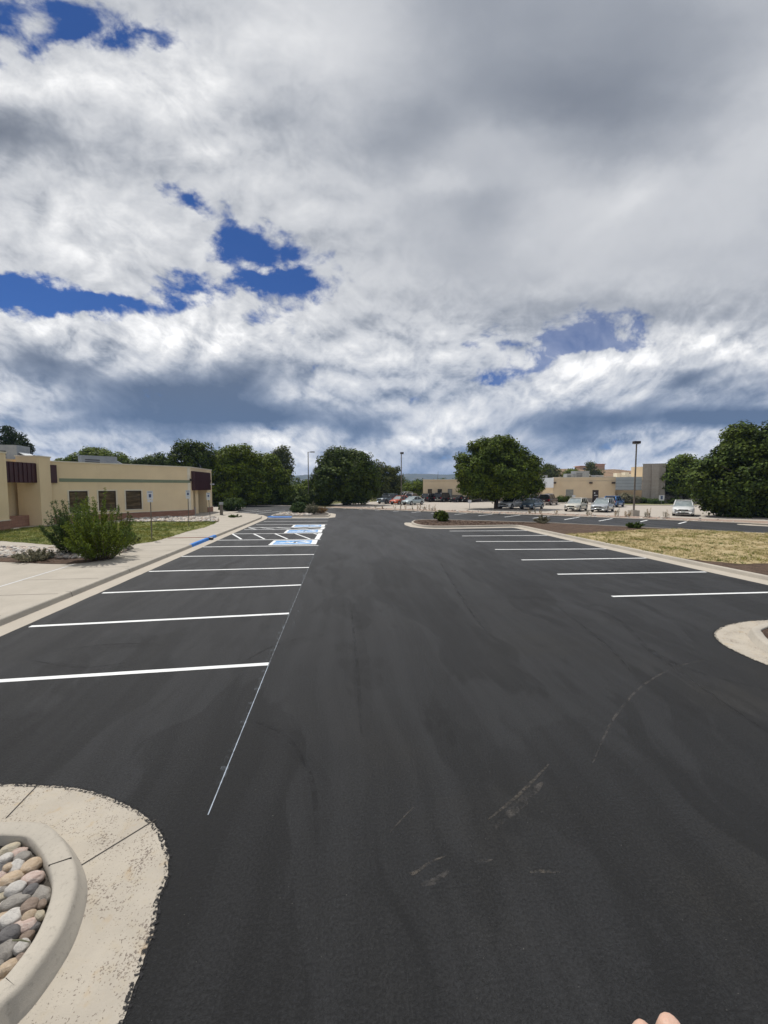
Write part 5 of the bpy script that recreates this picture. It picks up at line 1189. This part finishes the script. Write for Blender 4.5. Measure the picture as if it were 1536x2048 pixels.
# ------------------------------------------------------------------ cars
def lerp_prof(pr, x):
    if x <= pr[0][0]: return pr[0][1]
    for (a, za), (b2, zb_) in zip(pr, pr[1:]):
        if x <= b2: return za + (zb_ - za) * (x - a) / (b2 - a)
    return pr[-1][1]
def car(name, label, loc, heading, kind, paintm, L_=4.6, W_=1.82, H_=1.66, shade=False, cat='car', dark_rim=False, plate=True, rack=False, bar=False, group=None, chrome_bumper=False):
    """heading: world angle of the car's nose; local x forward"""
    root = empty(name, loc, heading); tag(root, label, cat, group); hw = W_ / 2; rw = .36 if kind != 'sedan' else .32
    xf, xr = L_ / 2 - .88, -L_ / 2 + .92; e = L_ / 2
    if kind == 'suv': belt = [(-e, .95), (-e + .08, 1.0), (.9, 1.0), (1.15, .99), (e - .35, .90), (e - .1, .80), (e, .66)]; gh = (-e + .10, -e + .55, .10, 1.05); bz = 1.0
    elif kind == 'boxy': belt = [(-e, .98), (-e + .06, 1.08), (.75, 1.08), (1.0, 1.06), (e - .25, 1.02), (e - .08, .95), (e, .75)]; gh = (-e + .08, -e + .25, .35, .80); bz = 1.08
    elif kind == 'sedan': belt = [(-e, .78), (-e + .12, .93), (-e + .75, .96), (1.0, .93), (e - .5, .82), (e - .12, .70), (e, .58)]; gh = (-e + .62, -.80, .18, 1.12); bz = .93
    else: belt = [(-e, 1.02), (-e + .05, 1.10), (.95, 1.10), (1.2, 1.09), (e - .25, 1.04), (e - .08, .95), (e, .72)]; gh = (-.75, -.55, .45, .98); bz = 1.10
    N = 44; rows = []
    for i in range(N):
        x = -e + L_ * i / (N - 1); zt = lerp_prof(belt, x); zb_ = .24 + .10 * max(0, (abs(x) / e - .86) / .14)
        for xw in (xf, xr):
            dq = abs(x - xw); Rw = rw + .07
            if dq < Rw: zb_ = max(zb_, rw + math.sqrt(Rw * Rw - dq * dq))
        zb_ = min(zb_, zt - .12); k = 1 - .20 * max(0, (abs(x) / e - .72) / .28) ** 2.2; w = hw * k
        rows.append([(x, -w * .9, zb_), (x, -w, zb_ + .05), (x, -w * 1.0, (zb_ + zt) / 2), (x, -w * .97, zt - .10), (x, -w * .90, zt - .015), (x, -w * .45, zt + .025), (x, w * .45, zt + .025), (x, w * .90, zt - .015), (x, w * .97, zt - .10), (x, w, (zb_ + zt) / 2), (x, w, zb_ + .05), (x, w * .9, zb_)])
    mb = MB(); kk = 12; mb.v = [v for r_ in rows for v in r_]
    for i in range(N - 1):
        for q in range(kk): mb.f.append((i * kk + q, i * kk + (q + 1) % kk, (i + 1) * kk + (q + 1) % kk, (i + 1) * kk + q))
    mb.f += [tuple(range(kk)), tuple(range((N - 1) * kk, N * kk))[::-1]]
    body = mb.build('body', paintm, root, True, world=False)
    if kind == 'pickup': MB().box((-e + .85 + .12, 0, 1.11), (1.75 if L_ > 5 else 1.5, W_ * .82, .03)).build('load_bed', M['trim'], root, world=False)
    # greenhouse
    xb, xr1, xr0, xw = gh; tw = hw * .74; bw = hw * .93; zr = H_
    G_ = {'rb': (xb, bw, bz), 'rt': (xr1, tw, zr - .06), 'ft': (xr0, tw, zr - .05), 'fb': (xw, bw * .97, bz - .02)}
    def gp_(k, s): a, w, z = G_[k]; return (a, s * w, z)
    ctr = (xr1 + xr0) / 2
    MB().quad(gp_('fb', 1), gp_('fb', -1), gp_('ft', -1), gp_('ft', 1)).build('windscreen', M['windscreen'] if shade else M['car_glass'], root, world=False)  # shade picks the paler windscreen colour
    MB().quad(gp_('rb', -1), gp_('rb', 1), gp_('rt', 1), gp_('rt', -1)).build('rear_window', M['car_glass'], root, world=False)
    for s in (-1, 1): MB().add([gp_('rb', s), gp_('fb', s), gp_('ft', s), gp_('rt', s)], [(0, 1, 2, 3) if s < 0 else (3, 2, 1, 0)]).build('side_window', M['car_glass'], root, world=False)
    rf = MB(); n2 = 7; rr = []
    for i in range(n2):
        x = xr1 - .06 + (xr0 + .10 - xr1 + .06) * i / (n2 - 1); zz = zr - .055 + .05 * math.sin(math.pi * i / (n2 - 1)); rr.append([(x, -tw * 1.02, zz - .04), (x, -tw * .96, zz), (x, -tw * .4, zz + .02), (x, tw * .4, zz + .02), (x, tw * .96, zz), (x, tw * 1.02, zz - .04)])
    rf.v = [v for r_ in rr for v in r_]
    for i in range(n2 - 1):
        for q in range(6): rf.f.append((i * 6 + q, i * 6 + (q + 1) % 6, (i + 1) * 6 + (q + 1) % 6, (i + 1) * 6 + q))
    rf.f += [tuple(range(6)), tuple(range((n2 - 1) * 6, n2 * 6))[::-1]]
    rf.build('roof', paintm, root, True, world=False)
    pl = MB()
    for s in (-1, 1):
        for a_, b_ in (('fb', 'ft'), ('rb', 'rt')):
            pl.tube([gp_(a_, s), gp_(b_, s)], .045 if a_ == 'fb' else .09, 6)
        if xr0 - xr1 > .8 or kind in ('suv', 'boxy'):
            for t in ((.48,) if kind != 'suv' else (.42, .74)):
                xb_ = xw + (xb - xw) * t; xt_ = xr0 + (xr1 - xr0) * t; pl.tube([(xb_, s * bw, bz), (xt_, s * tw, zr - .055)], .04, 6)
        pl.tube([(xr1, s * tw, zr - .05), (xr0, s * tw, zr - .045)], .04, 6)
    pl.build('pillars', paintm, root, True, world=False)
    for x in (xf, xr):
        for s in (-1, 1):
            wv = MB(); cy = s * (hw - .12); wv.tube([(x, cy - .11, rw), (x, cy + .11, rw)], rw, 20); wo_ = wv.build('wheel', M['tyre'], root, False, world=False)
            rmb = MB(); yo = cy + s * .112; rmb.tube([(x, yo - s * .01, rw), (x, yo + s * .012, rw)], rw * .62, 16)
            rmb.build('rim', M['rimdark' if dark_rim else 'rim'], wo_, False, world=False)
    hz = lerp_prof(belt, e - .25) - .12
    for s in (-1, 1):
        MB().box((e - .16, s * hw * .66, hz - .03), (.22, .34, .15), -s * .42).build('headlight', M['lens'], root, world=False)
        MB().box((-e + .05, s * hw * .76, .88 if kind != 'sedan' else .76), (.14, .26, .26 if kind != 'sedan' else .15), s * .3).build('taillight', M['red_lens'], root, world=False)
        MB().box((xw - .18, s * (hw + .10), bz + .07), (.12, .20, .14)).build('mirror', paintm, root, world=False)
        MB().box((e - .12, s * hw * .62, .38), (.14, .22, .10), -s * .35).build('fog_light_recess', M['trim'], root, world=False)
    MB().box((e - .045, 0, hz - .07), (.10, hw * .85, .13)).build('grille', M['trim'], root, world=False)
    MB().box((e - .05, 0, .36), (.12, hw * 1.0, .15)).build('lower_intake', M['trim'], root, world=False)
    MB().box((-e + .02, 0, .48), (.12, W_ * .78, .17)).build('rear_bumper', M['chrome'] if chrome_bumper else M['trim'], root, world=False)
    if plate:
        MB().box((e + .02, 0, .52), (.02, .31, .15)).build('licence_plate', M['plate'], root, world=False); MB().box((-e - .012, 0, .80), (.02, .31, .15)).build('licence_plate', M['plate'], root, world=False)
    if rack:
        for s in (-1, 1): MB().tube([(xr1 + .1, s * tw * .9, zr + .06), (xr0 - .05, s * tw * .9, zr + .06)], .02, 5).build('roof_rail', M['trim'], root, world=False)
    if bar: MB().box((xr0 - .15, 0, zr + .05), (.18, tw * 1.7, .09)).build('light_bar', M['signwhite'], root, world=False)
    return root
def car_at(px, py, ang, *a, **k):
    """ang: how far the nose is turned from pointing at the viewer (degrees, + = towards picture left)"""
    name, label, kind, pm = a; q = P(px, py, .02); b_ = math.atan2(-q[1], -q[0])
    return car(name, label, q, b_ - R(ang), kind, pm, **k)
PM = {n: paint(n, c, mt_) for n, c, mt_ in (('white', (.70, .71, .70), 0), ('cream', (.60, .58, .50), .1), ('silver', (.50, .53, .55), .4), ('blue', (.025, .13, .36), .3), ('slate', (.13, .19, .25), .4), ('black', (.012, .012, .014), .1),
      ('orange', (.50, .085, .025), .1), ('mauve', (.24, .21, .22), .4), ('aqua', (.42, .50, .52), .4), ('jeep', (.085, .12, .145), .2), ('maroonblk', (.035, .012, .014), .2))}
# row facing the verge
car_at(1366, 1030.5, 0, 'crossover_car', 'white crossover facing the viewer alone, right of the two headed lamp post', 'suv', PM['white'], L_=4.52, W_=1.86, H_=1.66, shade=True, rack=True)
car_at(1205, 1023, 13, 'suv', 'silver blue suv facing the viewer, right of the cream one', 'suv', PM['silver'], L_=4.6, W_=1.84, H_=1.70, shade=True, rack=True)
car_at(1152, 1021.5, 15, 'suv', 'cream white suv facing the viewer beside the silver blue suv', 'suv', PM['cream'], L_=4.7, W_=1.84, H_=1.68, shade=True)
car_at(1064, 1018, 24, 'sedan_car', 'slate blue sedan with a pale windscreen, right of the maple trunk', 'sedan', PM['slate'], L_=4.6, W_=1.78, H_=1.44, shade=True)
car_at(1022, 1017, 27, 'crossover_car', 'white crossover half hidden under the round maple', 'suv', PM['white'], L_=4.7, W_=1.9, H_=1.70)
car_at(826, 1009.5, 40, 'sedan_car', 'pale aqua silver sedan, front row right of the orange car', 'sedan', PM['aqua'], L_=4.6, W_=1.8, H_=1.45, shade=True)
car_at(800, 1008.5, 38, 'hatchback_car', 'orange hatchback between the pale sedan and the dark slate suv', 'sedan', PM['orange'], L_=4.4, W_=1.78, H_=1.56, shade=True)
car_at(775, 1007, 40, 'suv', 'dark slate boxy suv left of the orange hatchback', 'boxy', PM['jeep'], L_=4.5, W_=1.85, H_=1.84, shade=False, dark_rim=True)
car_at(826, 1002.5, 205, 'suv', 'mauve grey suv in the second row behind the pale sedan', 'suv', PM['mauve'], L_=4.8, W_=1.88, H_=1.75)
car_at(806, 1000.5, 50, 'van', 'white van in the second row behind the orange hatchback', 'suv', PM['white'], L_=5.2, W_=1.95, H_=1.95, cat='van')
# backs towards the viewer, before the tan building
car_at(862, 1003.5, 215, 'suv', 'black suv seen from behind, leftmost of the black row', 'suv', PM['black'], L_=4.8, W_=1.9, H_=1.78, dark_rim=True)
car_at(889, 1003.5, 212, 'pickup_truck', 'black pickup with a pale rear bumper in the black row', 'boxy', PM['black'], L_=5.4, W_=1.98, H_=1.93, chrome_bumper=True, cat='truck')
car_at(916, 1004, 214, 'sedan_car', 'black sedan with a silvery roof shine, right in the black row', 'sedan', PM['black'], L_=4.8, W_=1.85, H_=1.46)
car_at(945, 1004, 214, 'pickup_truck', 'dark pickup mostly hidden by the maple crown', 'pickup', PM['black'], L_=5.5, W_=1.98, H_=1.85, cat='truck')
car_at(1097, 1009.5, 196, 'pickup_truck', 'black truck with a roof light bar by the white panel', 'boxy', PM['maroonblk'], L_=5.2, W_=1.95, H_=1.86, bar=True, chrome_bumper=True, cat='truck')
car_at(1066, 1010, 200, 'suv', 'dark suv whose roof shows behind the slate blue sedan', 'suv', PM['black'], L_=4.7, W_=1.85, H_=1.75, dark_rim=True)
car_at(1228, 1013.5, 196, 'suv', 'bright blue suv seen from behind, by the silvery shrubs', 'suv', PM['blue'], L_=4.6, W_=1.85, H_=1.72, dark_rim=True)
car_at(1525, 1027, -55, 'sedan_car', 'dark sedan in the shade under the huge tree at the right edge', 'sedan', PM['black'], L_=4.7, W_=1.82, H_=1.46)
car_at(662, 1003, 50, 'suv', 'dark grey suv in the shade left of the large round tree trunk', 'suv', PM['mauve'], L_=4.8, W_=1.9, H_=1.8)
car_at(712, 1008.5, 70, 'suv', 'white car shape in place of sunlit ground low under the large round tree', 'sedan', PM['white'], L_=4.6, W_=1.8, H_=1.45)  # car shape stands in for sunlit concrete seen below the crown

# ------------------------------------------------------------------ hills and house
def hills(name, x0, x1, y0, y1, nx, ny, fn, mat):
    xs = np.linspace(x0, x1, nx); ys = np.linspace(y0, y1, ny); mb = MB()
    mb.v = [(float(x), float(y), float(fn(x, y))) for y in ys for x in xs]
    mb.f = [(j * nx + i, j * nx + i + 1, (j + 1) * nx + i + 1, (j + 1) * nx + i) for j in range(ny - 1) for i in range(nx - 1)]
    return struct(mb.build(name, M[mat], None, True))
M['hill'] = ground_mat('hill_scrub', ((.10, .095, .06), (.05, .065, .035), (.15, .13, .09)), .012, 2.0, .02)
M['mesa'] = ground_mat('mesa_scrub', ((.30, .20, .125), (.20, .14, .085), (.38, .28, .18)), .09, .6, .12)
from mathutils import noise as mnz
def far_hill(x, y):
    t = (y - 1700) / 1100; ridge = 78 + 20 * mnz.noise(Vector((x * .0016, 3.1, 0))) + 12 * mnz.noise(Vector((x * .006, 7.7, 0)))
    prof = math.exp(-((t - .62) / .30) ** 2); return -1 + prof * ridge * (1 + .22 * mnz.noise(Vector((x * .008, y * .008, 2))))
hills('hills', -2600, 2600, 1700, 2750, 150, 26, far_hill, 'hill')
HX, HY = PD(1230, 974, 330)[:2]
def mesa(x, y):
    u = (x - HX) / 150; v_ = (y - HY) / 55; return -1 + (18.5 + 1.6 * mnz.noise(Vector((x * .03, y * .03, 1))) + .8 * mnz.noise(Vector((x * .12, y * .12, 5)))) * math.exp(-(u ** 4)) * max(0, min(1, 1.2 - abs(v_)))
hills('mesa', HX - 230, HX + 230, HY - 75, HY + 75, 90, 30, mesa, 'mesa')
q = PD(1183, 974, 325); root = empty('hill_house', (q[0], q[1], 15)); tag(root, 'wide terracotta house with a flat roof on the brown hill', 'house')
M['adobe'] = pmat('adobe', (.55, .37, .24), (.50, .33, .21), .4, .95); M['clay'] = pmat('clay_roof', (.46, .23, .14), rough=.85)
MB().box((q[0] - 3, q[1], 17.6), (19, 9, 5.4), -TH).build('wall', M['adobe'], root); MB().box((q[0] + 5, q[1] + 2, 18.6), (10, 8, 7.0), -TH).build('upper_wall', M['adobe'], root)
MB().box((q[0] - 3, q[1], 20.45), (21, 11, .35), -TH, .97).build('roof', M['clay'], root); MB().box((q[0] + 5, q[1] + 2, 22.25), (11.6, 9.6, .35), -TH, .97).build('upper_roof', M['clay'], root)
for k in range(4): MB().box((q[0] - 10 + k * 4.2, q[1] - 4.6 + k * .5, 17.8), (1.6, .3, 1.9), -TH).build('window', M['glass_dark'], root)
# distant low tree line in front of the hills
fl = []
for i in range(60):
    px = 560 + i * 8.0; c = PD(px, 974, 180 + 25 * math.sin(i * 2.3)); fl.append(((c[0], c[1], 2.2 + 1.2 * math.sin(i * 1.7)), (4.5, 4, 3.0 + 1.0 * math.sin(i * 3.1))))
stuff(mesh_np('tree_line', crown(fl, 1.6, 26, .42, .8, .3, 71, .2), 4, M['leaf_dark']), 'low dark line of far trees below the blue hills', 'trees')

# ------------------------------------------------------------------ haze
hz = bpy.data.materials.new('haze'); hz.use_nodes = True; hz.node_tree.nodes.clear()
pv_ = hz.node_tree.nodes.new('ShaderNodeVolumePrincipled'); pv_.inputs['Color'].default_value = (.40, .58, .98, 1); pv_.inputs['Density'].default_value = .00018; pv_.inputs['Anisotropy'].default_value = .1
ho = hz.node_tree.nodes.new('ShaderNodeOutputMaterial'); hz.node_tree.links.new(pv_.outputs[0], ho.inputs['Volume'])
MB().box((0, 1350, 64), (5600, 3000, 132)).build('haze', hz); stuff(bpy.data.objects['haze'])

# ------------------------------------------------------------------ the raised hand at the bottom edge
m, b = newmat('skin'); lk(mixc(smooth(noise(pos(), 60, 4, .6), .35, .65), (.56, .36, .27), (.62, .42, .33)), b.inputs['Base Color'])
b.inputs['Roughness'].default_value = .5; b.inputs['Subsurface Weight'].default_value = .15; b.inputs['Subsurface Radius'].default_value = (.006, .002, .001)
bump(b, noise(pos(), 900, 3, .6), .0004); M['skin'] = m
tip = Vector(PD(1330, 2064, .23)); rt_ = Vector((math.cos(TH), -math.sin(TH), 0)); fw_ = Vector((math.sin(TH), math.cos(TH), 0)); up_ = Vector((0, 0, 1))
hand = empty('hand', tip - up_ * .30 - fw_ * .10); tag(hand, 'pinkish fingertips of a raised hand at the bottom edge of the picture', 'hand')
def hp(x, y, z): return tip + rt_ * x + fw_ * y + up_ * z - Vector(hand.location)
bmh = bmesh.new(); lay = bmh.verts.layers.skin.verify()
def chain(pts, start=None):
    prev = start
    for (x, y, z, r_) in pts:
        v = bmh.verts.new(hp(x, y, z)); v[lay].radius = (r_, r_)
        if prev is not None: bmh.edges.new((prev, v))
        prev = v
    return prev
root_v = bmh.verts.new(hp(.0, -.05, -.15)); root_v[lay].radius = (.026, .021); root_v[lay].use_root = True
palm = bmh.verts.new(hp(.0, -.035, -.105)); palm[lay].radius = (.034, .017); bmh.edges.new((root_v, palm))
kn = bmh.verts.new(hp(.0, -.022, -.075)); kn[lay].radius = (.036, .014); bmh.edges.new((palm, kn))
wrist = bmh.verts.new(hp(.0, -.085, -.235)); wrist[lay].radius = (.027, .024); bmh.edges.new((root_v, wrist))
elbow = bmh.verts.new(hp(.03, -.16, -.42)); elbow[lay].radius = (.040, .038); bmh.edges.new((wrist, elbow))
chain([(-.027, -.016, -.062, .0098), (-.022, -.002, -.028, .0092), (-.013, .0, -.005, .0088), (-.0095, -.001, .0012, .0084)], kn)
chain([(-.006, -.014, -.060, .0092), (.002, .004, -.026, .0085), (.0055, .002, -.003, .0084), (.006, .0005, .0050, .0080)], kn)
chain([(.014, -.014, -.062, .0088), (.020, .004, -.034, .0080), (.021, .001, -.012, .0074)], kn)
chain([(.032, -.018, -.068, .0076), (.036, -.004, -.046, .0070), (.036, -.003, -.026, .0064)], kn)
chain([(-.036, -.03, -.115, .0125), (-.044, -.012, -.085, .0105), (-.036, .006, -.062, .0095)], palm)
me = bpy.data.meshes.new('fingers'); bmh.to_mesh(me); bmh.free()
ho_ = link('palm_and_fingers', me, M['skin'], hand); smooth_shade(me)
md = ho_.modifiers.new('skin', 'SKIN'); md.use_smooth_shade = True; sb_ = ho_.modifiers.new('sub', 'SUBSURF'); sb_.levels = sb_.render_levels = 2
MB().tube([hp(.012, -.112, -.30), hp(.034, -.166, -.43)], [.046, .054], 20).build('sleeve', pmat('sleeve_cloth', (.05, .06, .09), (.04, .05, .075), 30, .95), hand, True, world=False)
